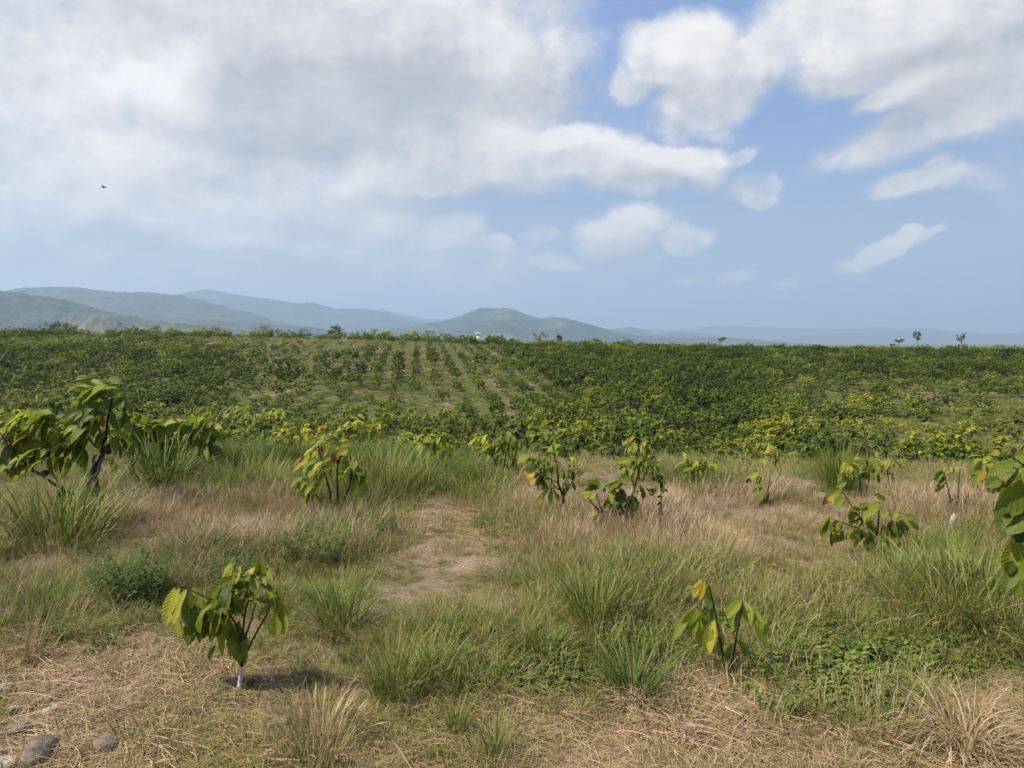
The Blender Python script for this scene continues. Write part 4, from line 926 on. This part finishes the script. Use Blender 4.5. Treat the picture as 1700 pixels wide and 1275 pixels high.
def bank_plants():
    """bushier cocoa plants along the back of the bank; photo pixel numbers"""
    def mk(label, base, seed, cl, stems, depth=None, name='cocoa_bush', cat='bush'):
        P = Plant(name, label, cat, base, 1.0, 0, 0, seed, depth=depth)
        for s_ in stems: P.stem(s_, .012*P.Y/9, .004*P.Y/9)
        for c in cl: P.cluster(*c)
        P.done(); return P
    C = lambda x, y, n, rx, ry, L, t, d=(-.5, -.35), sp=.45, tv=.08, old=.0: (x, y, n, rx, ry, L, d, sp, t, tv, .34, None, 1., old)
    mk('dense cocoa bush with broad yellowish leaves behind the dark green grass clump', (300,782), 31, [C(250,712,24,22,14,34,.40),C(285,705,24,22,12,32,.50,(-.7,-.4)),C(320,700,26,24,12,32,.42),C(300,730,30,26,16,34,.34),C(270,745,14,22,14,32,.38),C(335,730,22,16,16,30,.33,(0,-.7)),C(345,710,14,14,10,28,.46,(.2,-.3))], [[(300,785),(290,750),(262,715)],[(300,785),(305,745),(320,705)],[(302,785),(325,750),(343,712)],[(300,780),(298,740),(285,705)]])
    mk('green cocoa bush between the pod tree and the dense yellowish bush', (215,785), 32, [C(222,700,20,18,16,30,.33),C(238,725,18,18,16,30,.33,(.1,-.5)),C(210,735,12,14,14,28,.36)], [[(215,788),(222,745),(222,700)],[(215,788),(232,750),(240,722)]])
    mk('pale leaved cocoa bush at the far left edge behind the pod tree', (25,775), 33, [C(20,690,16,20,12,36,.48,(-.6,-.2)),C(55,695,16,22,12,34,.46,(-.6,-.2)),C(40,720,16,26,14,32,.40)], [[(25,780),(30,740),(22,692)],[(25,780),(45,740),(55,698)]])
    mk('cocoa bush with a bright yellow top in tall grass beside the many-stemmed sapling', (605,765), 34, [C(585,705,12,10,6,24,.64),C(605,702,14,14,7,20,.60,(-.3,0)),C(625,712,16,12,10,18,.56,(0,-.2)),C(610,728,16,20,12,20,.46)], [[(605,768),(600,740),(590,706)],[(605,768),(612,735),(622,708)]])
    mk('small cocoa bush with one bright yellow leaf left of the many-stemmed sapling', (488,768), 35, [C(478,725,10,10,8,26,.40),C(500,727,8,9,5,24,.60,(-.2,-.3)),C(486,745,10,10,8,24,.36)], [[(488,770),(482,745),(478,722)],[(488,770),(496,745),(502,724)]])
    mk('cocoa bush with a brown edged hanging leaf in the bright grass', (828,800), 36, [C(800,725,12,10,8,24,.60,(-.6,-.4)),C(838,722,18,14,9,24,.44),C(850,735,16,14,10,22,.50,(0,-.3)),C(820,745,14,16,10,22,.40),C(845,765,12,16,10,22,.45)], [[(828,805),(822,765),(802,728)],[(828,805),(838,765),(842,722)],[(830,805),(850,770),(858,740)]])
    mk('yellowish cocoa bush half sunk behind the bank below the sparse slope', (718,790), 37, [C(722,728,14,12,8,20,.52),C(708,745,14,12,8,20,.56),C(735,745,14,14,10,20,.48),C(716,765,16,20,8,20,.54)], [[(718,795),(720,760),(722,730)],[(718,795),(735,765),(740,742)]])
    mk('leaning yellow green cocoa bush directly behind the two-tier sapling', (1062,800), 38, [C(1048,735,7,8,8,24,.60),C(1070,742,10,12,10,22,.55),C(1085,765,12,14,10,22,.44)], [[(1062,805),(1058,770),(1050,738)],[(1062,805),(1078,775),(1086,750)]])
    mk('low lime green cocoa bush in the pale grass right of the slender weed', (1153,815), 39, [C(1148,765,14,12,8,20,.55,(-.3,-.2)),C(1170,768,14,14,8,20,.48,(0,-.3)),C(1155,782,16,18,8,20,.44)], [[(1153,820),(1152,790),(1148,765)],[(1153,820),(1165,790),(1172,768)]])
    mk('thin two-stemmed sapling with one round olive leaf and a blackened tip', (1271,838), 40, [(1262,808,3,4,4,24,(-.2,-.9),.12,.46,.03,.75),(1262,788,4,6,4,22,(-.9,-.3),.15,.52,.05),(1246,796,2,3,2,12,(-.8,-.4),.1,.97,.02)], [[(1271,840),(1275,820),(1278,790)],[(1271,838),(1266,825),(1263,812)]], name='cocoa_sapling', cat='sapling')
    mk('airy cocoa sapling with curled yellow leaves behind the round-leaved sapling', (1432,825), 41, [C(1415,768,16,14,6,16,.58),C(1440,765,18,16,6,16,.54,(.2,-.2)),C(1412,785,14,12,8,16,.44),C(1448,780,14,12,8,16,.40)], [[(1430,828),(1428,800),(1422,770)],[(1434,828),(1442,800),(1446,770)]], name='cocoa_sapling', cat='sapling')
    mk('small cocoa sapling with one bright yellow leaf near the round-leaved sapling', (1478,812), 42, [C(1472,768,7,7,4,20,.64),C(1490,765,8,12,5,18,.48,(.4,0)),C(1470,782,6,8,5,18,.48)], [[(1478,815),(1474,790),(1472,768)]], name='cocoa_sapling', cat='sapling')
    P = mk('withered sapling with a ladder of drooping leaves and rust red base', (1583,862), 43, [(1566,785,7,3,12,22,(-.95,-.3),.12,.36,.05,.42),(1570,805,3,3,8,20,(-.95,-.3),.12,.30,.05,.42),C(1583,775,8,10,6,12,.62),(1582,835,9,5,10,22,(-.1,-.9),.3,.94,.02,.25)], [[(1583,865),(1578,830),(1568,785)],[(1583,865),(1590,830),(1593,780)],[(1585,850),(1600,838),(1608,820)]], name='cocoa_sapling', cat='sapling')
    mk('pale low sapling with folded green leaves just left of the right edge tree', (1625,830), 44, [C(1622,775,9,9,6,20,.42,(-.6,-.3)),C(1640,765,12,12,8,20,.54),C(1630,790,9,10,7,18,.56),C(1665,770,10,16,9,22,.46)], [[(1625,835),(1622,800),(1622,775)],[(1625,835),(1640,800),(1650,768)]], name='cocoa_sapling', cat='sapling')
    mk('lone yellow leaved shoot poking up behind the thin two-stemmed sapling', (1292,790), 45, [C(1287,745,4,4,3,16,.64,(-.8,.1),.2),C(1268,765,5,6,3,12,.60),C(1300,762,6,8,4,12,.5)], [[(1290,792),(1288,770),(1288,745)]], name='cocoa_sapling', cat='sapling')
    mk('twiggy cocoa bush with small mottled leaves on the left of the centre slope', (388,735), 46, [C(360,690,16,14,8,16,.42),C(395,680,20,18,8,16,.46),(430,690,20,18,8,16,(-.4,-.3),.45,.50,.08),C(455,685,20,16,8,15,.56),C(415,705,20,24,8,15,.40)], [[(388,740),(390,710),(395,682)],[(400,738),(425,712),(440,690)]])
bank_plants()

# ------------------------------------------------------------------ big grass clumps that stand out
def clump(label, px, py, seed, N, H, W, spread, lean, bend, tint, tv=.06, name='grass_clump', cat='grass clump', n=7, seedhead=0., sq=1.):
    b = hit(px, py); rs = np.random.RandomState(seed); mb = MB()
    blades(mb, N, rs, H, .35, W, spread, lean, bend, tint, tv, n=n, seedhead=seedhead)
    if tint < .5: blades(mb, N//3, rs, H*.75, .5, W*.7, spread*1.3, lean*1.5, bend*1.4, .74, .12, n=n); blades(mb, N//3, rs, H*.55, .6, W*.9, spread*1.4, lean*1.8, bend*1.5, tint+.06, .1, n=n)
    o = mb.build(name, M_grass, loc=b); tag(o, label, cat); o.scale = (1, sq, 1); return o
clump('broad-bladed dark green grass clump between the pod tree and the dense cocoa bush', 262, 815, 51, 190, .62, .013, .22, .55, .9, .27)
clump('tall bright green grass clump with arching blades in front of the pod tree', 95, 905, 52, 150, .62, .011, .30, .55, .9, .36)
clump('fine yellow green grass clump rising right behind the many-stemmed sapling', 632, 826, 53, 330, .50, .005, .28, .4, .7, .46, n=6)
clump('bright green upright grass clump in front of the dark bushes on the right', 1388, 812, 54, 190, .46, .007, .15, .30, .5, .34)
clump('upright green grass clump with a straw-coloured left side in the middle foreground', 655, 1160, 55, 170, .27, .004, .09, .5, .8, .44, .09)
clump('lush dark green grass clump right behind the straw-sided clump', 715, 1140, 56, 150, .28, .0042, .09, .6, .9, .36, .08)
clump('sprawling blue green grass clump with flat spreading blades', 1050, 1168, 57, 240, .30, .007, .07, 1.1, .9, .22)
clump('small bright green grass tuft above the sprawling blue green clump', 905, 1110, 58, 200, .22, .005, .06, .7, .8, .34)
clump('wide pale green grass clump with thin stems below the right edge tree', 1600, 1040, 59, 380, .50, .0045, .26, .9, .9, .42, .09, seedhead=.2)
clump('drooping golden straw clump in the bottom right corner', 1600, 1248, 60, 420, .25, .0045, .13, 1.0, 2.2, .84, .09, n=8)
clump('thin green grass clump among the wispy grass in the middle', 985, 1055, 61, 170, .40, .005, .09, .5, .7, .34)
clump('tufted green grass clump left of centre beside the straw', 565, 1045, 62, 150, .33, .005, .10, .6, .8, .36)
clump('grey brown dry grass tuft at the bottom edge left of centre', 530, 1262, 63, 190, .22, .0034, .10, .5, .8, .60, .16, seedhead=.35)
clump('small olive grass tuft on the straw at the bottom centre', 760, 1225, 64, 70, .15, .004, .03, .4, .6, .46, .1)
clump('thin grey green grass tuft at the bottom right of the centre', 820, 1262, 65, 60, .19, .0035, .04, .4, .5, .5, .1)
clump('sparse bleached grass tuft on the left beside the gravel', 45, 1110, 66, 34, .30, .004, .04, .35, .4, .80, .06)
clump('fine bright grass clump in the green strip at the centre of the bank', 800, 830, 67, 260, .30, .005, .40, .6, .8, .44)
clump('fine green grass clump left of the many-stemmed sapling', 420, 800, 68, 360, .34, .005, .50, .6, .8, .46)
def weed(label, px, py, seed, R, H, nst, nl, ls, tint, lw=.45, name='leafy_weed'):
    b = hit(px, py); rs = np.random.RandomState(seed); mb = MB(); herb(mb, rs, R, H, nst, nl, ls, tint, .05, lw); o = mb.build(name, M_grass, loc=b); return tag(o, label, 'weed')
weed('dark green feathery weed on the left of the front left sapling', 225, 1000, 71, .30, .40, 60, 16, .045, .13, .35)
weed('dark feathery weed directly behind the front left sapling', 395, 975, 72, .26, .22, 46, 14, .04, .13, .35)
weed('light green bushy weed mound behind and right of the front left sapling', 520, 935, 73, .34, .30, 90, 14, .035, .27, .4)
weed('small dark green weed at the edge of the bare path', 640, 895, 74, .13, .16, 26, 12, .045, .12, .45)
weed('low green weed patch left of the sprawling blue green clump', 905, 1130, 75, .17, .09, 34, 6, .045, .24, .7)
weed('mid green weed mound under the wispy grass right of the centre', 1060, 1085, 76, .26, .18, 60, 10, .035, .27, .5)

# ------------------------------------------------------------------ stones, fallen leaves, twigs
def stone(px, py, w, seed, pale, label):
    rs = np.random.RandomState(seed); b = hit(px, py); n, m = 12, 18
    th = np.linspace(0, math.pi, n+1)[:, None]; ph = np.linspace(0, 2*math.pi, m+1)[None]
    X = np.sin(th)*np.cos(ph); Y = np.sin(th)*np.sin(ph); Z = np.cos(th)*np.ones_like(ph)
    D = np.stack([X, Y, Z], -1); R = np.ones(X.shape)
    for _ in range(9):
        d = nrm(rs.normal(0, 1, 3)); k = rs.uniform(.55, .85); pr = D@d; R = np.minimum(R, k/np.maximum(pr, 1e-3))
    V = D*R[..., None]*np.array([w, w*rs.uniform(.6, .9), w*rs.uniform(.35, .6)])*.5*1.25+rs.normal(0, w*.006, D.shape)
    V[:, -1] = V[:, 0]; mb = MB(); mb.add(V.reshape(-1, 3), grid_faces(n, m), 0.)
    o = mb.build('stone', M_stone_pale if pale else M_stone, loc=b+np.array([0, 0, w*.14]), smooth=False); o.rotation_euler = (0, 0, rs.rand()*6.28)
    tag(o, label, 'stone', 'stones on the gravelly ground at the lower left')
stone(85,1188,.105,1,True,'pale flat-topped stone, the palest one on the lower left gravel')
stone(60,1262,.17,2,False,'large grey boulder cut by the bottom edge at the lower left')
stone(165,1135,.10,3,False,'grey half-buried stone in the straw behind the pale flat-topped stone')
stone(15,1030,.16,4,False,'big grey stone at the left edge under the grass')
stone(10,1147,.07,5,True,'small whitish stone at the left edge of the gravel')
stone(470,1205,.10,6,False,'brownish stone in the straw left of the grey brown tuft')
stone(175,1250,.13,7,False,'flat brown stone at the bottom edge in the straw')
stone(35,1215,.10,8,False,'dark angular stone right behind the large grey boulder')
stone(25,1182,.05,9,True,'small pale stone left of the pale flat-topped stone')
stone(8,1272,.09,10,True,'whitish stone in the bottom left corner')
rs_ = np.random.RandomState(77)
PEB = [(85,1188,'beside the pale flat-topped stone'),(60,1262,'beside the large boulder'),(165,1135,'beside the half-buried stone'),(10,1147,'near the left edge'),(175,1250,'beside the flat brown stone'),(35,1215,'beside the dark angular stone'),(120,1225,'between the boulder and the pale stone'),(90,1140,'behind the pale flat-topped stone')]
_pb = {}
for i in range(70):
    x = rs_.uniform(2, 300); y = rs_.uniform(1105, 1272)
    if rs_.rand() < (x-60)/300: continue
    PALE = rs_.rand() < .3; w = rs_.uniform(.014, .045); k = (PALE, 'tiny' if w < .024 else 'small' if w < .034 else 'larger', min(PEB, key=lambda q: (q[0]-x)**2+(q[1]-y)**2)[2])
    if len(_pb.setdefault(k, [])) < 3: _pb[k].append((x, y, w, i))
for (PALE, sz, where), m in _pb.items():
    m.sort()
    for q, (x, y, w, i) in enumerate(m):
        pre = '' if len(m) == 1 else ('left ', 'right ')[q] if len(m) == 2 else ('leftmost ', 'middle ', 'rightmost ')[q]
        stone(x, y, w, 100+i, PALE, '%s%s %s pebble %s' % (pre, sz, 'pale' if PALE else 'brown', where))
for i, (x, y, L, t, lab) in enumerate([(285,1140,.10,1.0,'dark red fallen leaf left of the whitewashed stem'),(380,1125,.13,.80,'tan fallen leaf behind the whitewashed stem'),(1460,1108,.05,1.0,'dark red fallen leaf at the back of the creeping weeds'),(1335,1190,.07,1.0,'dark brown fallen leaf in front of the creeping weeds'),
   (1495,1076,.05,1.0,'black fallen leaf on the weeds at the right'),(430,1140,.09,1.0,'blackish curled leaf right of the whitewashed stem'),(1210,1112,.06,.98,'red brown leaf left of the small sapling base'),(1290,949,.10,.86,'pale curled fallen leaf on the bare patch at the right'),(1365,965,.08,1.0,'dark curled leaf right of the bare patch'),(1500,1010,.10,1.0,'dark fallen leaf at the foot of the pale green clump'),(1500,1258,.12,.94,'rusty fallen leaf beside the golden straw clump'),(372,1112,.07,.8,'small yellowish fallen leaf by the whitewashed stem'),(155,826,.14,.97,'brown hanging dead leaf beside the pod tree foot'),(690,818,.14,.9,'pinkish dry leaf at the back of the bare path')]):
    rs = np.random.RandomState(300+i); mb = MB(); leaf(mb, (0, 0, .012), (math.cos(i*2.1), math.sin(i*2.1), .5), L, L*.45, t, rs, n=8, m=4, droop=1.6, fold=.5)
    o = mb.build('fallen_leaf', M_leaf, loc=hit(x, y)+np.array([0, 0, .015])); tag(o, lab, 'leaf')
def twig(pts, r, lab, lift=.02):
    q = [hit(a, b)+np.array([0, 0, lift]) for a, b in pts]; mb = MB(); c = q[0].copy(); tube(mb, spline([p-c for p in q], 10), np.linspace(r, r*.5, len(spline(q, 10))), 6)
    o = mb.build('twig', M_bark, loc=c); tag(o, lab, 'twig')
twig([(765,1135),(800,1122),(838,1108)], .006, 'dark bent twig on the straw right of the lush clump')
twig([(105,1242),(140,1262),(168,1273)], .004, 'pale thin twig on the gravel at the bottom left')
def bottle_like():
    b = hit(1581, 884); mb = MB(); tube(mb, [(0, 0, 0), (0, 0, .05), (.005, 0, .09), (.01, 0, .12)], [.02, .024, .02, .006], 9); o = mb.build('plastic_wrapping', M_lime, loc=b+np.array([0, 0, .04])); tag(o, 'white scrap of wrapping round the foot of the withered sapling', 'wrapping')
bottle_like()

# ------------------------------------------------------------------ trees and house beyond the crest
def crest_pt(px, dist, py=None):
    d = ray(px, 560); k = dist/d[1]; x = d[0]*k; z = float(ground(x, dist)); return np.array([x, dist, z])
M_tree = mat_leaf('tree_leaves', False, .22, .2, .6)
def tree(label, px, top, dist, wpx, seed, tint=.2, kind='round', group=None, name='tree', trunk=None, dens=1.):
    if px < 700: wpx *= 1.35; top -= 2.5
    """base on the ground beyond the crest, top reaching photo row `top`"""
    b = crest_pt(px, dist); rs = np.random.RandomState(seed); zt = px_height(px, top, dist)[1]; H = max(zt-b[2], 2.0); Wd = wpx/F0*dist*.5
    e = empty(name, b); tag(e, label, 'tree', group); st = MB(); fo = MB(); tr = trunk if trunk else H*.035+.05
    crown0 = {'round': .25, 'bare': .55, 'flat': .6, 'tall': .62}[kind]
    lean = rs.uniform(-.06, .06)*H+({'flat': .25}.get(kind, 0)*H)
    tube(st, spline([(0, 0, -.5), (lean*.4, 0, H*crown0*.6), (lean, 0, H*.82)], 8), np.linspace(tr, tr*.3, 8)[:len(spline([(0,0,0),(1,0,0),(2,0,0)], 8))], 6)
    nb = {'round': 16, 'bare': 14, 'flat': 9, 'tall': 14}[kind]
    for k in range(nb):
        a = 2.4*k+rs.uniform(-.5, .5); f = rs.uniform(0, 1)
        if kind == 'flat': zz = H*rs.uniform(.82, 1.); rr = Wd*rs.uniform(.4, 1)
        else: zz = H*(crown0+(1-crown0)*f); rr = Wd*math.sqrt(max(.05, 1-(2*f-1)**2*.8))*rs.uniform(.5, 1)
        s0 = np.array([lean*.6, 0, min(zz*.8, H*(crown0+.25))]); tip = np.array([lean+rr*math.cos(a), rr*math.sin(a), zz])
        tube(st, spline([s0, (s0+tip)/2+np.array([0, 0, -.03*H]), tip], 6), np.linspace(tr*.4, tr*.1, len(spline([s0, s0+1, tip], 6))), 4)
        nl = int({'round': 42, 'bare': 13, 'flat': 34, 'tall': 24}[kind]*dens); cr = Wd*{'round': .42, 'bare': .25, 'flat': .33, 'tall': .3}[kind]
        for q in range(nl):
            p = tip+rs.normal(0, cr*.5, 3)*np.array([1, 1, .6]); d = rs.normal(0, 1, 3); L = (H*.05+.22)*rs.uniform(.7, 1.3)
            leaf(fo, p, d, L, L*.6, tint+.07*rs.normal(), rs, n=2, m=2, droop=.5, fold=.2, corr=0)
    st.build('trunk', M_bark_grey, e); fo.build('crown', M_tree, e); return e
def far_trees():
    G = 'trees and scrub along the skyline behind the plantation'
    L = [ # label, px, top row, distance, width px, kind, tint
     ('slim tree with a bare trunk, left of the two tall ones on the right skyline',1524,551,330,11,'tall',.25),
     ('tall bare-trunked tree with a wide airy crown, rightmost on the skyline',1597,550,320,16,'bare',.25),
     ('low umbrella-shaped tree leaning right on the right skyline',1490,564,300,17,'flat',.10),
     ('tiny leaning tree just left of the umbrella-shaped tree',1479,571,300,8,'flat',.2),
     ('small yellowish tree alone on the skyline right of the hills',1194,560,280,11,'flat',.5),
     ('airy spreading tree in front of the central mountain',895,551,300,26,'bare',.30),
     ('small dark tree right of the airy spreading tree',928,556,300,9,'round',.22),
     ('rounded grey-green tree right of the hilltop house',834,557,260,13,'round',.24),
     ('dark small tree next to the hilltop house',812,556,270,9,'round',.12),
     ('low dark tree between the rounded tree and the airy tree',850,562,260,10,'round',.12),
     ('rounded dark tree on the skyline above the sparse slope',556,544,240,20,'round',.14),
     ('dark low tree on the left part of the skyline above the rows',505,550,230,22,'round',.1),
     ('bushy tree on the left skyline beside the hazy ridge foot',437,545,250,26,'round',.2),
     ('wide grey tree on the left skyline',364,545,260,26,'round',.25),
     ('dark tree at the foot of the pasture hill',262,544,270,22,'round',.2),
     ('brown green tree right of the largest tree at the far left',122,543,250,20,'round',.3),
     ('largest dark tree of the far left skyline',102,538,250,24,'round',.2),
     ('dark spreading tree left of the largest one on the left skyline',82,539,255,16,'round',.24),
     ('broad dark tree near the left edge of the skyline',50,541,250,38,'round',.2),
     ('pale scrub tree in the middle of the skyline left of the house',712,550,260,26,'round',.42),
     ('yellow flowering shrub tree on the skyline above the rows',643,553,240,12,'round',.62),
     ('green scrub tree left of the pale scrub tree',615,551,240,26,'round',.36),
     ('pale round shrub tree right of the small dark tree',990,563,300,16,'round',.38),
     ('low round tree in front of the pale strip',1042,565,300,22,'round',.34),
     ('low dark mound of trees near the right end of the skyline',1660,574,300,26,'round',.2),
     ('small low tree between the two tall trees of the right skyline',1577,575,300,12,'round',.2)]
    for i, (lab, px, top, dist, w, k, t) in enumerate(L): tree(lab, px, top, dist, w, 700+i, t, k, G)
    # scrub between them: one soft belt nobody could count
    rs = np.random.RandomState(88); n = 900; px = rs.uniform(-60, 1760, n); dist = rs.uniform(172, 330, n)
    P = []; 
    for a, d in zip(px, dist):
        c = crest_pt(a, d); P.append(c)
    P = np.array(P); s = rs.uniform(.8, 2.1, n)*np.interp(px, [0, 500, 700, 900, 1100, 1700], [1.15, 1.1, 1.3, 1.1, .8, .65])
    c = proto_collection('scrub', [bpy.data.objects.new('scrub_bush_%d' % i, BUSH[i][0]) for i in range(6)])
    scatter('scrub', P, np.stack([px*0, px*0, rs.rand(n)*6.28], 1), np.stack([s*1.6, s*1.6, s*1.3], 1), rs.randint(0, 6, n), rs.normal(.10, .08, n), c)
far_trees()
def house():
    b = crest_pt(793, 420); D = 420; zt = px_height(793, 551.5, D)[1]; u = D/F0*.8; H = zt-b[2]
    e = empty('hilltop_house', b); tag(e, 'small white two-tiered house on the skyline in front of the central mountain', 'house')
    white = mat_simple('white_render', (.66, .65, .62), (.80, .80, .78), 2, .8); roofm = mat_simple('pale_roof', (.60, .58, .56), (.75, .73, .70), 2, .6); dark = mat_simple('dark_opening', (.02, .02, .025), (.05, .05, .06), 3, .4)
    def box(x0, x1, y0, y1, z0, z1, name, mat):
        mb = MB(); v = [(x, y, z) for z in (z0, z1) for y in (y0, y1) for x in (x0, x1)]
        mb.add(v, [(0, 1, 3, 2), (4, 6, 7, 5), (0, 4, 5, 1), (1, 5, 7, 3), (3, 7, 6, 2), (2, 6, 4, 0)], 0.); return mb.build(name, mat, e, smooth=False)
    def hip(cx, w, dp, z0, h, name):
        mb = MB(); v = [(cx-w, -dp, z0), (cx+w, -dp, z0), (cx+w, dp, z0), (cx-w, dp, z0), (cx-w*.55, 0, z0+h), (cx+w*.55, 0, z0+h)]
        mb.add(v, [(0, 1, 5, 4), (2, 3, 4, 5)], 0.); mb.add(v, [(1, 2, 5), (3, 0, 4)], 0.); mb.add(v, [(0, 3, 2, 1)], 0.); mb.build(name, roofm, e, smooth=False)
    box(-3.0*u, 4.2*u, -2.6*u, 2.6*u, 0, H-3.1*u, 'lower_wall', white); 
    for k in range(4): box((-2.4+1.7*k)*u, (-1.5+1.7*k)*u, -2.72*u, -2.6*u, H-5.2*u, H-3.5*u, 'window', dark)
    hip(.3*u, 6.2*u, 3.6*u, H-3.1*u, 1.5*u, 'lower_roof'); box(-1.6*u, 1.8*u, -1.3*u, 1.3*u, H-1.8*u, H-.8*u, 'upper_wall', dark); hip(.1*u, 2.9*u, 2.2*u, H-.8*u, .8*u, 'upper_roof')
house()
def bird():
    d = ray(173, 311); k = 60/d[1]; c = np.array([d[0]*k, 60, CAMZ+d[2]*k]); e = empty('bird', c); tag(e, 'small dark bird gliding high in the cloudy sky at the left', 'bird')
    m = mat_simple('dark_plumage', (.02, .018, .016), (.05, .045, .04), 20); mb = MB()
    tube(mb, spline([(-.19, 0, .02), (-.08, 0, .0), (.05, 0, 0), (.14, 0, .02), (.18, 0, .02)], 12), [.012, .03, .045, .05, .05, .045, .04, .034, .03, .03, .024, .008][:len(spline([(-.19, 0, .02), (-.08, 0, .0), (.05, 0, 0), (.14, 0, .02), (.18, 0, .02)], 12))], 10); mb.build('body', m, e)
    for s in (-1, 1):
        w = MB(); xs = np.linspace(0, 1, 9); V = []
        for t in xs:
            ch = .10*(1-t**2.2)+.012; x = -.02-.05*t*t; z = .03+.09*math.sin(t*2.2)
            V += [(x+ch*.5, s*.34*t, z), (x-ch*.5, s*.34*t, z-.012), ]
        w.add(V, [(2*i, 2*i+1, 2*i+3, 2*i+2) for i in range(8)], 0.); o = w.build('wing', m, e); so = o.modifiers.new('thick', 'SOLIDIFY'); so.thickness = .008
    t = MB(); t.add([(-.17, -.02, .02), (-.17, .02, .02), (-.29, .05, .02), (-.29, -.05, .02), (-.17, -.02, .028), (-.17, .02, .028), (-.29, .05, .026), (-.29, -.05, .026)], [(0, 1, 2, 3), (7, 6, 5, 4), (0, 3, 7, 4), (1, 5, 6, 2), (2, 6, 7, 3), (0, 4, 5, 1)], 0.); t.build('tail', m, e)
bird()
# ------------------------------------------------------------------ the air
def build_haze():
    bm = [(-19900, -19900, -22), (19900, -19900, -22), (19900, 19900, -22), (-19900, 19900, -22)]
    v = bm+[(a, b, 800) for a, b, c in bm]
    me = bpy.data.meshes.new('haze')
    me.from_pydata(v, [], [(0,3,2,1), (4,5,6,7), (0,1,5,4), (1,2,6,5), (2,3,7,6), (3,0,4,7)]); me.update()
    o = bpy.data.objects.new('haze', me); COL.objects.link(o); tag(o, kind='stuff')
    m, T, out = newmat('haze'); p = T.node('ShaderNodeVolumePrincipled')
    p.inputs['Color'].default_value = (.52, .68, .94, 1); p.inputs['Density'].default_value = HAZE; p.inputs['Anisotropy'].default_value = .25
    T.l.new(p.outputs[0], out.inputs['Volume']); me.materials.append(m)
HAZE = 1.35e-4
build_haze()
